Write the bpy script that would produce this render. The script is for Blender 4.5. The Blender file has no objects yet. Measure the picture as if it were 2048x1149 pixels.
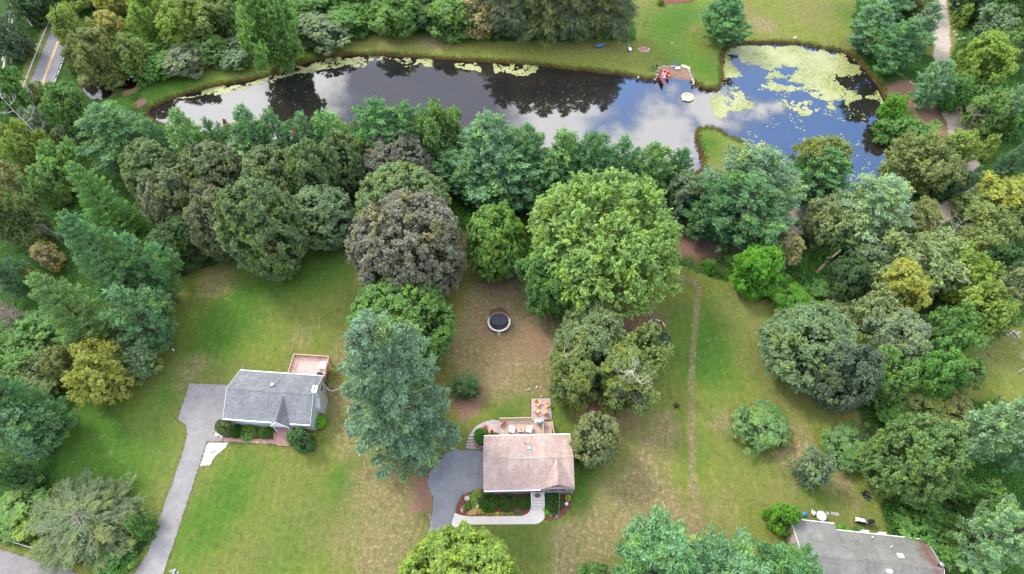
import bpy, math, random
import numpy as np
from mathutils import Vector, Matrix
sc = bpy.context.scene
col = sc.collection
# ---------------------------------------------------------------- camera
H = 88.0; F = 1230.0; PITCH = math.radians(56.5); CXP = 1024.0; CYP = 574.5
SP, CP = math.sin(PITCH), math.cos(PITCH)
cam_d = bpy.data.cameras.new('camera'); cam = bpy.data.objects.new('camera', cam_d); col.objects.link(cam)
cam.location = (0, 0, H); cam.rotation_euler = (math.radians(90) - PITCH, 0, 0)
cam_d.sensor_width = 36; cam_d.lens = 36 * F / 2048; cam_d.clip_start = 1; cam_d.clip_end = 3000
sc.camera = cam
# ---------------------------------------------------------------- light
SUN_EL = math.radians(47); SUN_AZ = math.radians(-50)      # compass-like: 0 = +Y, positive towards +X
w = bpy.data.worlds.new('World'); sc.world = w; w.use_nodes = True
nt = w.node_tree; nt.nodes.clear()
def N(t, **k):
    n = nt.nodes.new(t)
    for a, b in k.items(): setattr(n, a, b)
    return n
sky = N('ShaderNodeTexSky', sky_type='NISHITA'); sky.sun_disc = False
sky.sun_elevation = SUN_EL; sky.sun_rotation = SUN_AZ; sky.air_density = 1.0; sky.dust_density = 1.0; sky.ozone_density = 2.0
L = nt.links.new
def M_(op, x, y=0.0, z=0.0):
    n = N('ShaderNodeMath', operation=op)
    for k, v in enumerate((x, y, z)):
        if hasattr(v, 'is_linked'): L(v, n.inputs[k])
        else: n.inputs[k].default_value = v
    return n.outputs[0]
tc = N('ShaderNodeTexCoord'); GEN = tc.outputs['Generated']
def NZ(scale, detail, rough=.55, off=(0, 0, 0)):
    mp = N('ShaderNodeMapping'); mp.inputs['Scale'].default_value = (1, 1, 1.5); mp.inputs['Location'].default_value = off; L(GEN, mp.inputs[0])
    n = N('ShaderNodeTexNoise'); n.inputs['Scale'].default_value = scale; n.inputs['Detail'].default_value = detail; n.inputs['Roughness'].default_value = rough; L(mp.outputs[0], n.inputs[0]); return n
def RP(x, p0, p1, smooth=True):
    n = N('ShaderNodeMapRange', interpolation_type='SMOOTHSTEP'); n.inputs['From Min'].default_value = p0; n.inputs['From Max'].default_value = p1; L(x, n.inputs['Value']); return n.outputs[0]
wob = NZ(3.4, 7, .6, (.3, .1, .7)); vm = N('ShaderNodeVectorMath', operation='MULTIPLY_ADD'); L(wob.outputs['Color'], vm.inputs[0]); vm.inputs[1].default_value = (.34, .34, .34); vs = N('ShaderNodeVectorMath', operation='ADD'); vs.inputs[1].default_value = (-.17, -.17, -.17); L(GEN, vs.inputs[0]); L(vs.outputs[0], vm.inputs[2])
def bank(lst):
    """soft patches of the sky dome (cloud banks), each a direction and an angular size"""
    tot = None
    for d, r in lst:
        v = Vector(d).normalized(); dn = N('ShaderNodeVectorMath', operation='DISTANCE'); L(vm.outputs[0], dn.inputs[0]); dn.inputs[1].default_value = v
        f = RP(dn.outputs['Value'], r, r * .35); tot = f if tot is None else M_('MAXIMUM', tot, f)
    return tot
blue = bank([((.17, .80, .64), .15), ((.12, .70, .76), .10), ((.50, .80, .66), .30), ((.35, .72, .78), .17), ((.8, .5, .6), .3), ((-.2, -.6, .7), .5)])
white = bank([((-.52, .79, .67), .17), ((.08, .76, .70), .12), ((.235, .74, .71), .085), ((.30, .80, .665), .075), ((.37, .82, .66), .05), ((-.30, .86, .60), .08), ((-.6, -.2, .75), .5), ((.1, .1, 1), .4), ((.7, -.4, .5), .4)])
cover = M_('SUBTRACT', RP(NZ(2.6, 8).outputs[0], .30, .50), M_('MULTIPLY', blue, 1.0)); cover = M_('MAXIMUM', M_('MAXIMUM', cover, M_('MULTIPLY', white, .96)), .0)
cfac = M_('MAXIMUM', RP(NZ(1.9, 6, .55, (3, 1, 0)).outputs[0], .47, .66), white)
mc = N('ShaderNodeMix', data_type='RGBA'); mc.inputs[6].default_value = (2.45, 2.6, 3.2, 1); mc.inputs[7].default_value = (12.2, 12.1, 12.2, 1); L(cfac, mc.inputs[0])
mx = N('ShaderNodeMix', data_type='RGBA'); bg = N('ShaderNodeBackground'); bg.inputs[1].default_value = .15; wo = N('ShaderNodeOutputWorld')
sb = N('ShaderNodeMix', data_type='RGBA', blend_type='MULTIPLY'); sb.inputs[0].default_value = 1; sb.inputs[7].default_value = (1.75, 2.1, 2.5, 1); L(sky.outputs[0], sb.inputs[6]); L(cover, mx.inputs[0]); L(sb.outputs[2], mx.inputs[6]); L(mc.outputs[2], mx.inputs[7]); L(mx.outputs[2], bg.inputs[0]); L(bg.outputs[0], wo.inputs[0])
sd = bpy.data.lights.new('sun', 'SUN'); sd.energy = 1.6; sd.angle = math.radians(14); sd.color = (1, .96, .9)
sun = bpy.data.objects.new('sun', sd); col.objects.link(sun)
sv = Vector((math.sin(SUN_AZ) * math.cos(SUN_EL), math.cos(SUN_AZ) * math.cos(SUN_EL), math.sin(SUN_EL)))
sun.rotation_euler = sv.to_track_quat('Z', 'Y').to_euler()
sc.view_settings.view_transform = 'Standard'; sc.view_settings.look = 'None'; sc.view_settings.exposure = 1.15; sc.view_settings.gamma = 1
sc.cycles.max_bounces = 6; sc.cycles.diffuse_bounces = 3; sc.cycles.glossy_bounces = 3; sc.cycles.transmission_bounces = 4; sc.cycles.transparent_max_bounces = 8
# ---------------------------------------------------------------- picking ground points
def P(px, py, z=0.0):
    u = (px - CXP) / F; v = (py - CYP) / F
    dy = CP - v * SP; dz = -SP - v * CP
    t = (H - z) / -dz
    return (u * t, dy * t)
def proj(X, Y, Z):
    d = Y * CP + (H - Z) * SP; up = Y * SP - (H - Z) * CP
    return CXP + F * X / d, CYP - F * up / d
def scale_at(X, Y, Z): return F / (Y * CP + (H - Z) * SP)
# ---------------------------------------------------------------- materials
MATS = {}
def newmat(name):
    m = bpy.data.materials.new(name); m.use_nodes = True; m.node_tree.nodes.clear(); return m
class G:
    """tiny node graph helper"""
    def __init__(s, name):
        s.m = newmat(name); s.t = s.m.node_tree
        s.out = s.t.nodes.new('ShaderNodeOutputMaterial'); s.b = s.t.nodes.new('ShaderNodeBsdfPrincipled'); s.l(s.b.outputs[0], s.out.inputs[0])
        s.co = s.t.nodes.new('ShaderNodeTexCoord')
    def l(s, a, b): s.t.links.new(a, b)
    def n(s, t, **k):
        n = s.t.nodes.new(t)
        for a, b in k.items(): setattr(n, a, b)
        return n
    def noise(s, scale, detail=4, rough=.55, vec=None, dist=0):
        n = s.n('ShaderNodeTexNoise'); n.inputs['Scale'].default_value = scale; n.inputs['Detail'].default_value = detail
        n.inputs['Roughness'].default_value = rough; n.inputs['Distortion'].default_value = dist
        s.l(vec if vec is not None else s.co.outputs['Object'], n.inputs[0]); return n.outputs[0]
    def ramp(s, fac, stops):
        n = s.n('ShaderNodeValToRGB'); cr = n.color_ramp
        while len(cr.elements) < len(stops): cr.elements.new(.5)
        for e, (p, c) in zip(cr.elements, stops): e.position = p; e.color = (c, c, c, 1) if not hasattr(c, '__len__') else (*c, 1)
        s.l(fac, n.inputs[0]); return n.outputs[0]
    def mix(s, fac, a, b, blend='MIX'):
        n = s.n('ShaderNodeMix', data_type='RGBA', blend_type=blend)
        for sock, v in ((0, fac), (6, a), (7, b)):
            if hasattr(v, 'links') or hasattr(v, 'is_linked'): s.l(v, n.inputs[sock])
            elif hasattr(v, '__len__'): n.inputs[sock].default_value = (*v, 1)
            else: n.inputs[sock].default_value = v if sock == 0 else (v, v, v, 1)
        return n.outputs[2]
    def math(s, op, a, b=0.0, c=0.0):
        n = s.n('ShaderNodeMath', operation=op)
        for i, v in enumerate((a, b, c)):
            if hasattr(v, 'is_linked'): s.l(v, n.inputs[i])
            else: n.inputs[i].default_value = v
        return n.outputs[0]
    def bump(s, h, strength=.3, dist=.05):
        n = s.n('ShaderNodeBump'); n.inputs['Strength'].default_value = strength; n.inputs['Distance'].default_value = dist
        s.l(h, n.inputs['Height']); s.l(n.outputs[0], s.b.inputs['Normal'])
    def fin(s, colr=None, rough=.8, spec=.3, metal=0):
        if colr is not None:
            if hasattr(colr, 'is_linked'): s.l(colr, s.b.inputs['Base Color'])
            else: s.b.inputs['Base Color'].default_value = (*colr, 1)
        s.b.inputs['Roughness'].default_value = rough; s.b.inputs['Specular IOR Level'].default_value = spec; s.b.inputs['Metallic'].default_value = metal
        return s.m
def plain(name, c, rough=.7, var=.12, nscale=3.0, spec=.3, metal=0):
    if name in MATS: return MATS[name]
    g = G(name); f = g.noise(nscale, 5)
    lo = tuple(x * (1 - var) for x in c); hi = tuple(min(1, x * (1 + var)) for x in c)
    g.fin(g.ramp(f, [(.3, lo), (.7, hi)]), rough, spec, metal); g.bump(f, .15, .01)
    MATS[name] = g.m; return g.m
def tag(o, label=None, cat=None, group=None, kind=None):
    if label: o['label'] = label
    if cat: o['category'] = cat
    if group: o['group'] = group
    if kind: o['kind'] = kind
    return o
def empty(name, loc, rz=0, label=None, cat=None, group=None, scale=None):
    o = bpy.data.objects.new(name, None); o.empty_display_size = .3; col.objects.link(o)
    o.location = loc; o.rotation_euler = (0, 0, rz)
    if scale: o.scale = scale
    return tag(o, label, cat, group)
def copy_tree(o, parent=None):
    c = o.copy(); col.objects.link(c); c.parent = parent
    for ch in list(o.children): copy_tree(ch, c)
    return c
class MB:
    def __init__(s): s.v = []; s.f = []
    def add(s, vs, fs):
        k = len(s.v); s.v += [tuple(x) for x in vs]; s.f += [tuple(i + k for i in f) for f in fs]; return s
    def box(s, x0, x1, y0, y1, z0, z1, rot=0, c=None):
        vs = [(x, y, z) for z in (z0, z1) for x, y in ((x0, y0), (x1, y0), (x1, y1), (x0, y1))]
        if rot:
            cx, cy = c if c else ((x0 + x1) / 2, (y0 + y1) / 2); ca, sa = math.cos(rot), math.sin(rot)
            vs = [(cx + (x - cx) * ca - (y - cy) * sa, cy + (x - cx) * sa + (y - cy) * ca, z) for x, y, z in vs]
        return s.add(vs, [(0, 3, 2, 1), (4, 5, 6, 7), (0, 1, 5, 4), (1, 2, 6, 5), (2, 3, 7, 6), (3, 0, 4, 7)])
    def prism(s, poly, z0, z1):
        a = sum(poly[i][0] * poly[(i + 1) % len(poly)][1] - poly[(i + 1) % len(poly)][0] * poly[i][1] for i in range(len(poly)))
        if a < 0: poly = poly[::-1]
        n = len(poly)
        vs = [(x, y, z0) for x, y in poly] + [(x, y, z1) for x, y in poly]
        return s.add(vs, [tuple(range(n))[::-1], tuple(range(n, 2 * n))] + [(i, (i + 1) % n, n + (i + 1) % n, n + i) for i in range(n)])
    def extrude(s, prof, axis, a, b):
        """closed profile in (h, z) extruded along 'x' or 'y' from a to b; h is the other horizontal axis"""
        n = len(prof)
        mk = (lambda t, h, z: (t, h, z)) if axis == 'x' else (lambda t, h, z: (h, t, z))
        vs = [mk(a, h, z) for h, z in prof] + [mk(b, h, z) for h, z in prof]
        return s.add(vs, [tuple(range(n)), tuple(range(n, 2 * n))[::-1]] + [(i, n + i, n + (i + 1) % n, (i + 1) % n) for i in range(n)])
    def tube(s, pts, rads, n=6, cap=True):
        pts = [Vector(p) for p in pts]; k = len(s.v); m = len(pts)
        if not hasattr(rads, '__len__'): rads = [rads] * m
        for i, p in enumerate(pts):
            d = (pts[min(i + 1, m - 1)] - pts[max(i - 1, 0)]); d = d.normalized() if d.length > 1e-6 else Vector((0, 0, 1))
            a = d.orthogonal().normalized() if i == 0 else (a - d * a.dot(d)).normalized()
            b = d.cross(a)
            for j in range(n):
                t = 2 * math.pi * j / n; s.v.append(tuple(p + (a * math.cos(t) + b * math.sin(t)) * rads[i]))
        for i in range(m - 1):
            for j in range(n):
                s.f.append((k + i * n + j, k + i * n + (j + 1) % n, k + (i + 1) * n + (j + 1) % n, k + (i + 1) * n + j))
        if cap:
            s.f.append(tuple(k + j for j in range(n))[::-1]); s.f.append(tuple(k + (m - 1) * n + j for j in range(n)))
        return s
    def cyl(s, x, y, z0, z1, r, n=12, r1=None): return s.tube([(x, y, z0), (x, y, z1)], [r, r if r1 is None else r1], n)
    def torus(s, x, y, z, R, r, n=32, m=8, sx=1, sy=1):
        k = len(s.v)
        for i in range(n):
            t = 2 * math.pi * i / n
            for j in range(m):
                q = 2 * math.pi * j / m; rr = R + r * math.cos(q)
                s.v.append((x + rr * math.cos(t) * sx, y + rr * math.sin(t) * sy, z + r * math.sin(q)))
        for i in range(n):
            for j in range(m):
                a = k + i * m + j; b = k + ((i + 1) % n) * m + j; c = k + ((i + 1) % n) * m + (j + 1) % m; d = k + i * m + (j + 1) % m
                s.f.append((a, b, c, d))
        return s
    def blob(s, x, y, z, rx, ry, rz, seed=0, amp=.12, nu=10, nv=6):
        rnd = random.Random(seed); k = len(s.v)
        for i in range(nv + 1):
            ph = math.pi * i / nv
            for j in range(nu):
                t = 2 * math.pi * j / nu; q = 1 + rnd.uniform(-amp, amp)
                s.v.append((x + rx * q * math.sin(ph) * math.cos(t), y + ry * q * math.sin(ph) * math.sin(t), z - rz * q * math.cos(ph)))
        for i in range(nv):
            for j in range(nu):
                s.f.append((k + i * nu + j, k + i * nu + (j + 1) % nu, k + (i + 1) * nu + (j + 1) % nu, k + (i + 1) * nu + j))
        return s
    def build(s, name, mat, parent=None, smooth=False, loc=None, rz=0, rot=None):
        me = bpy.data.meshes.new(name); me.from_pydata(s.v, [], s.f); me.materials.append(mat); me.update()
        if smooth: me.polygons.foreach_set('use_smooth', [True] * len(me.polygons))
        o = bpy.data.objects.new(name, me); col.objects.link(o)
        if parent: o.parent = parent
        if loc: o.location = loc
        if rz: o.rotation_euler = (0, 0, rz)
        if rot: o.rotation_euler = rot
        return o
def quads_mesh(name, V, lv, mat):
    """V (n,4,3) quads with a per-face value"""
    n = len(V); me = bpy.data.meshes.new(name)
    me.vertices.add(n * 4); me.vertices.foreach_set('co', V.astype(np.float32).ravel())
    me.loops.add(n * 4); me.loops.foreach_set('vertex_index', np.arange(n * 4, dtype=np.int32))
    me.polygons.add(n); me.polygons.foreach_set('loop_start', np.arange(0, n * 4, 4, dtype=np.int32))
    try: me.polygons.foreach_set('loop_total', np.full(n, 4, dtype=np.int32))
    except Exception: pass
    a = me.attributes.new('lv', 'FLOAT', 'FACE'); a.data.foreach_set('value', lv.astype(np.float32))
    me.materials.append(mat); me.update(calc_edges=True); return me
# ---------------------------------------------------------------- polygons of the ground plan
def inpoly(X, Y, poly):
    r = np.zeros(X.shape, bool); n = len(poly)
    for i in range(n):
        x0, y0 = poly[i]; x1, y1 = poly[(i + 1) % n]
        if y0 == y1: continue
        c = ((y0 > Y) != (y1 > Y)) & (X < (x1 - x0) * (Y - y0) / (y1 - y0) + x0)
        r ^= c
    return r
def W(pts, z=0.0): return [P(x, y, z) for x, y in pts]
def smooth_poly(pts, n=4):
    """Catmull-Rom resampling of a closed polygon"""
    out = []; m = len(pts)
    for i in range(m):
        p0, p1, p2, p3 = (np.array(pts[(i + k - 1) % m], float) for k in range(4))
        for j in range(n):
            t = j / n
            out.append(tuple(.5 * ((2 * p1) + (-p0 + p2) * t + (2 * p0 - 5 * p1 + 4 * p2 - p3) * t * t + (-p0 + 3 * p1 - 3 * p2 + p3) * t ** 3)))
    return out
WZ = -0.45
POND = smooth_poly(W([(300,222),(330,205),(380,188),(430,175),(480,165),(520,158),(560,147),(600,132),(640,120),(700,112),(760,112),(820,116),(880,120),(940,124),(1000,127),
 (1060,131),(1120,138),(1180,145),(1240,152),(1280,160),(1312,163),(1340,158),(1364,160),(1381,163),(1390,170),(1401,177),(1426,182),(1442,174),(1446,155),(1444,130),(1448,111),
 (1457,99),(1474,93),(1504,89),(1592,90),(1644,99),(1696,111),(1727,139),(1755,174),(1780,223),(1797,278),(1795,310),(1769,340),(1735,372),(1690,388),(1640,392),(1590,380),
 (1560,345),(1540,318),(1500,292),(1463,275),(1428,256),(1404,256),(1391,265),(1393,290),(1402,318),(1396,345),(1340,350),(1250,348),(1150,345),(1050,340),(950,330),(850,315),
 (750,300),(650,290),(550,285),(450,275),(380,262),(330,250),(303,238)], WZ), 3)
CREEK = smooth_poly(W([(165,172),(185,162),(205,172),(225,186),(205,200),(180,196)], WZ), 3)
CREEK2 = smooth_poly(W([(238,158),(262,150),(275,165),(262,178),(240,172)], WZ), 3)
LAWNS = [W(p) for p in (
 [(395,545),(480,500),(620,460),(720,430),(950,470),(1050,520),(1340,530),(1400,548),(1470,560),(1530,600),(1600,640),(1640,700),(1700,800),(1760,890),(1775,1000),(1770,1060),(1900,1149),(1950,1300),(250,1300),(268,1149),(310,1062),(180,985),(110,950),(120,840),(200,780),(285,640),(350,555)],
 [(-40,1072),(60,1090),(170,1128),(260,1110),(300,1090),(330,1149),(300,1300),(-40,1300)],
 [(280,185),(320,150),(450,105),(600,70),(700,48),(850,62),(940,80),(1270,84),(1262,-90),(1722,-90),(1705,60),(1722,110),(1760,180),(1450,210),(1300,190),(900,160),(600,170),(310,235)],
 [(1380,250),(1430,235),(1560,320),(1500,350),(1380,350)],
 [(1890,730),(1960,655),(2048,640),(2130,640),(2130,860),(2048,825),(1990,802),(1930,800)],
 [(195,215),(215,195),(265,190),(270,215),(240,228),(200,235)],
 [(1893,-20),(1915,0),(1918,60),(1905,120),(1900,130)], [(1845,70),(1868,60),(1868,115),(1850,110)],
 [(60,180),(100,80),(135,0),(115,0),(80,60),(30,170)])]
DIRTROAD = W([(1871,-60),(1893,-60),(1894,0),(1899,60),(1901,120),(1905,170),(1925,225),(1945,262),(1962,300),(1960,345),(1981,375),(1962,392),(1930,420),(1890,445),(1850,462),(1750,470),(1660,470),(1590,468),(1540,470),
 (1450,440),(1300,425),(1150,405),(1000,392),(900,372),(780,345),(620,320),(480,330),(380,345),(300,360),(300,340),(380,325),(480,308),(620,296),(780,322),(900,350),(1000,368),(1150,380),(1300,398),(1450,405),(1545,415),(1600,410),(1700,425),
 (1800,432),(1860,420),(1905,395),(1925,365),(1920,330),(1915,300),(1900,262),(1885,225),(1872,170),(1867,115),(1868,60),(1870,0)])
# blobs: (px, py, radius_px, strength)
DRY = [(1000,620,90,1.2),(1060,690,80,1.2),(980,720,70,1.0),(930,680,50,1.0),(1075,725,40,1.3),(1010,560,60,.6),(690,700,45,.8),(680,800,50,.9),(700,880,40,.7),(620,760,40,.5),(400,720,45,.6),(360,760,40,.6),(610,660,40,.5),(740,960,60,.7),
 (800,960,40,.7),(720,1080,90,.55),(820,1060,50,.7),(850,930,20,.7),(1280,880,60,.5),(1300,960,60,.6),(1320,1020,50,.9),(1200,1080,60,.7),(1140,1090,50,.6),(1340,860,35,.8),(1350,760,50,.35),(1290,600,60,.5),(1380,1080,40,.7),
 (1600,890,45,1.0),(1590,930,40,.9),(1560,1000,40,.5),(1450,1020,60,.7),(1430,850,35,.7),(1460,830,30,.5),(1680,960,30,.7),(1700,1010,40,.6),(1470,600,40,.6),(1990,740,50,.5),(1970,690,40,.5),(860,85,40,.9),(900,84,25,.9),(1530,50,30,.9),(1385,60,20,.8),
 (1200,20,60,.3),(1500,50,50,.4),(760,85,60,.4),(1400,590,40,.3),(450,555,60,.6),(420,560,40,.5),(560,700,60,.35),(1710,900,30,.6),(1240,1010,60,.6),(1100,960,400,.10),(1445,270,45,.5),(480,1100,80,.25),(560,940,60,.35),(760,1130,60,.5),(1160,1130,60,.8),(900,1120,40,.4),(100,1100,60,.4),(350,900,30,.3)]
LUSH = [(1420,290,30,1.0),(1960,700,40,.6),(160,860,70,1.6),(200,920,60,1.0),(320,640,50,1.0),(120,920,50,1.6),(470,610,80,.9),(430,680,60,.8),(650,540,70,.9),(560,560,60,.5),(330,780,40,.7),(300,900,70,.6),(380,1090,60,.7),(480,960,60,.6),(440,1010,60,.5),(690,960,35,.8),(1020,830,40,.7),(1120,830,40,.6),(1170,930,30,.8),(1160,990,40,.8),(1420,650,60,.8),
 (1450,740,60,.6),(1410,720,40,.8),(1350,640,40,.5),(1360,730,40,.5),(1330,50,60,.9),(1420,140,50,.9),(1350,110,50,.6),(1380,20,40,.8),(1700,30,40,.6),(360,170,50,.9),(320,190,40,.9),(235,208,50,1.5),(480,140,60,.6),(600,110,50,.6),(1400,900,40,.4),(1510,900,40,.5),
 (1640,1000,40,.6),(1460,1090,30,.3),(1030,1085,60,.6),(240,1000,60,.6),(640,1000,60,.3),(560,1120,80,.5),(500,860,200,.1)]
MUD = [(1790,190,30,.9),(1850,215,30,.8),(1880,255,35,.7),(1815,175,30,.8),(1850,250,30,.7),(930,510,22,1.3),(925,480,18,1.3),(1430,480,60,1.1),(1360,470,40,1.0),(1480,500,30,.9),(1880,1080,40,1.3),(1860,1060,20,1.2),(1040,660,60,.42),(960,660,50,.4),(1080,700,40,.5),(1000,740,40,.35),(990,560,45,.55),(1210,670,50,.6),
 (1240,640,60,.7),(1300,610,40,.5),(1200,740,45,.9),(1180,830,40,.6),(1240,830,50,.5),(945,790,30,1.0),(925,820,25,.8),(840,970,25,.9),(860,990,22,.9),(835,1010,20,.6),(1070,385,60,.9),(905,365,40,.9),(480,310,60,.8),(590,275,40,.8),(1000,540,30,.6),
 (268,172,14,1.2),(282,205,12,1.2),(255,180,12,1.1),(225,183,10,1),(195,225,14,1.0),(190,240,12,1.0),(180,290,20,.9),(1395,180,5,0),(1880,420,30,.8),(1840,450,30,.7),(1920,130,14,.6),(30,1040,15,.4),(85,1065,14,.6),(1330,780,60,.25),(680,620,40,.2),(1440,75,30,.4),(1480,90,30,.3),(1290,100,6,1.2)]
def noise2(X, Y, s, seed):
    """cheap smooth value noise"""
    r = np.random.RandomState(seed); g = r.rand(64, 64)
    x = X / s; y = Y / s; xi = np.floor(x).astype(int); yi = np.floor(y).astype(int); fx = x - xi; fy = y - yi
    fx = fx * fx * (3 - 2 * fx); fy = fy * fy * (3 - 2 * fy)
    a = g[xi % 64, yi % 64]; b = g[(xi + 1) % 64, yi % 64]; c = g[xi % 64, (yi + 1) % 64]; d = g[(xi + 1) % 64, (yi + 1) % 64]
    return (a * (1 - fx) + b * fx) * (1 - fy) + (c * (1 - fx) + d * fx) * fy
def blobsum(X, Y, blobs):
    o = np.zeros(X.shape)
    for px, py, r, s in blobs:
        x, y = P(px, py); rr = r / scale_at(x, y, 0)
        o += s * np.exp(-((X - x) ** 2 + ((Y - y) * .8) ** 2) / (rr * rr) * 1.1)
    return o
def dist_poly(X, Y, poly):
    d = np.full(X.shape, 1e9); n = len(poly)
    for i in range(n):
        x0, y0 = poly[i]; x1, y1 = poly[(i + 1) % n]; dx, dy = x1 - x0, y1 - y0; q = dx * dx + dy * dy
        if q < 1e-9: continue
        t = np.clip(((X - x0) * dx + (Y - y0) * dy) / q, 0, 1)
        d = np.minimum(d, (X - x0 - t * dx) ** 2 + (Y - y0 - t * dy) ** 2)
    return np.sqrt(d)
# ---------------------------------------------------------------- ground sheet
def make_ground():
    fx = np.arange(-126, 126.01, .45); fy = np.arange(6, 146, .45)
    out = np.array([150, 200, 300, 500, 900, 1600])
    xs = np.concatenate([-out[::-1], fx, out]); ys = np.concatenate([-out[::-1] + 0, [-80, -30, -8], fy, [165, 200, 300, 500, 900, 1800]])
    X, Y = np.meshgrid(xs, ys)
    n1 = noise2(X, Y, 2.2, 1) - .5; n2 = noise2(X, Y, 2.2, 2) - .5; n3 = noise2(X, Y, 7, 3); n4 = noise2(X, Y, .9, 4) - .5
    Xn = X + n1 * 1.6 + n4 * .7; Yn = Y + n2 * 1.6 + n4 * .7
    lawn = np.zeros(X.shape)
    for p in LAWNS: lawn = np.maximum(lawn, inpoly(Xn, Yn, p).astype(float))
    road = inpoly(X + n1 * .8, Y + n2 * .8, DIRTROAD).astype(float)
    dry = blobsum(Xn, Yn, DRY); pth = W([(1330,556),(1375,556),(1392,563),(1398,576),(1396,600),(1390,640),(1386.5,700),(1382,780),(1383,850),(1386.5,960),(1391,1060),(1393,1149)]); dpt = np.full(X.shape, 9.)
    for (ax_, ay_), (bx_, by_) in zip(pth[:-1], pth[1:]):
        vx, vy = bx_ - ax_, by_ - ay_; t_ = np.clip(((X - ax_) * vx + (Y - ay_) * vy) / (vx * vx + vy * vy), 0, 1); dpt = np.minimum(dpt, np.hypot(X - ax_ - t_ * vx, Y - ay_ - t_ * vy))
    dry = dry + np.exp(-(dpt / .40) ** 2) * 2.6; lush = blobsum(Xn, Yn, LUSH); mud = blobsum(Xn, Yn, MUD)
    Z = np.zeros(X.shape)
    bank = np.zeros(X.shape)
    for pl in (POND, CREEK, CREEK2):
        ins = inpoly(X, Y, pl); xs0, ys0 = zip(*pl)
        box = (X > min(xs0) - 4) & (X < max(xs0) + 4) & (Y > min(ys0) - 4) & (Y < max(ys0) + 4)
        d = np.full(X.shape, 9.); d[box] = dist_poly(X[box], Y[box], pl)
        sd_ = np.where(ins, -d, d)
        # shore crosses WZ at the outline; slope down inside, up outside
        z = np.where(sd_ < 0, WZ + np.maximum(sd_ * .8, -1.6), np.minimum(0, WZ + sd_ * .55))
        Z = np.minimum(Z, z); bank = np.maximum(bank, np.clip(1 - np.abs(sd_ - .2) / 1.0, 0, 1))
    beach = inpoly(X + n1 * .3, Y + n2 * .3, W([(1322,137),(1340,133.5),(1360,134),(1376,137),(1384,152),(1389,172),(1340,176),(1314,172),(1316,150)])).astype(float)
    Z += (noise2(X, Y, 5, 9) - .5) * .08 * (bank < .05)
    ny, nx = X.shape; nv = nx * ny; me = bpy.data.meshes.new('ground')
    me.vertices.add(nv); me.vertices.foreach_set('co', np.stack([X, Y, Z], -1).astype(np.float32).ravel())
    i = np.arange(nv).reshape(ny, nx); q = np.stack([i[:-1, :-1], i[:-1, 1:], i[1:, 1:], i[1:, :-1]], -1).reshape(-1, 4); nf = len(q)
    me.loops.add(nf * 4); me.loops.foreach_set('vertex_index', q.astype(np.int32).ravel())
    me.polygons.add(nf); me.polygons.foreach_set('loop_start', np.arange(0, nf * 4, 4, dtype=np.int32)); me.polygons.foreach_set('use_smooth', np.ones(nf, bool))
    for nm, arrs in (('za', (lawn, dry, lush)), ('zb', (mud, bank, road)), ('zc', (beach, beach, beach))):
        a = me.attributes.new(nm, 'FLOAT_COLOR', 'POINT')
        c = np.stack([np.clip(k, 0, 1) for k in arrs] + [np.ones(X.shape)], -1); a.data.foreach_set('color', c.astype(np.float32).ravel())
    me.update(calc_edges=True)
    g = G('ground_cover'); co = g.co.outputs['Object']
    def att(nm):
        a = g.n('ShaderNodeAttribute', attribute_name=nm); s = g.n('ShaderNodeSeparateColor'); g.l(a.outputs['Color'], s.inputs[0]); return s.outputs
    A = att('za'); B = att('zb'); C3 = att('zc')
    nL = g.noise(.09, 5, .6); nM = g.noise(.5, 6, .65); nF = g.noise(3.2, 6, .7); nFF = g.noise(11, 5, .75)
    fine = g.ramp(nFF, [(.25, .55), (.75, 1.42)]); med = g.ramp(g.noise(1.3, 7, .75, dist=.8), [(.3, .72), (.7, 1.25)])
    lawnc = g.mix(g.ramp(nM, [(.35, 0), (.65, 1)]), (.125, .172, .029), (.195, .204, .044))
    lawnc = g.mix(g.ramp(nL, [(.40, 0), (.62, .75)]), lawnc, (.180, .165, .058))
    lushf = g.math('MULTIPLY', A[2], g.ramp(g.math('ADD', nM, nF), [(.35, .45), (.62, 1.0)]))
    lawnc = g.mix(lushf, lawnc, (.068, .145, .020))
    dn = g.math('ADD', g.math('MULTIPLY', nM, .6), g.math('MULTIPLY', nF, .6))
    dryf = g.ramp(g.math('ADD', g.math('MULTIPLY', A[1], .75), g.math('SUBTRACT', dn, .62)), [(.30, 0), (1.0, .95)])
    dryc = g.mix(g.ramp(g.noise(2.1, 7, .75, dist=.6), [(.50, 0), (.62, 1)]), (.225, .158, .090), (.50, .345, .25))
    lawnc = g.mix(dryf, lawnc, dryc)
    mp_ = g.n('ShaderNodeMapping'); mp_.inputs['Scale'].default_value = (2.6, .8, 1); mp_.inputs['Rotation'].default_value = (0, 0, .5); g.l(co, mp_.inputs[0])
    streak = g.noise(1.1, 6, .7, vec=mp_.outputs[0], dist=.5); spots = g.noise(5.5, 3, .6)
    lawnc = g.mix(g.ramp(streak, [(.54, 0), (.66, .6)]), lawnc, (.060, .105, .020)); lawnc = g.mix(g.ramp(g.noise(.8, 6, .7), [(.56, 0), (.68, .55)]), lawnc, (.20, .185, .07))
    lawnc = g.mix(g.ramp(spots, [(.66, 0), (.72, .6)]), lawnc, (.30, .25, .13)); lawnc = g.mix(g.ramp(spots, [(.26, .6), (.33, 0)]), lawnc, (.045, .085, .018))
    lawnc = g.mix(1.0, g.mix(1.0, lawnc, fine, 'MULTIPLY'), med, 'MULTIPLY')
    woodc = g.mix(g.ramp(nF, [(.3, 0), (.7, 1)]), (.022, .055, .012), (.045, .10, .020)); woodc = g.mix(g.ramp(nM, [(.52, 0), (.7, .6)]), woodc, (.085, .06, .035))
    base = g.mix(A[0], woodc, lawnc)
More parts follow.
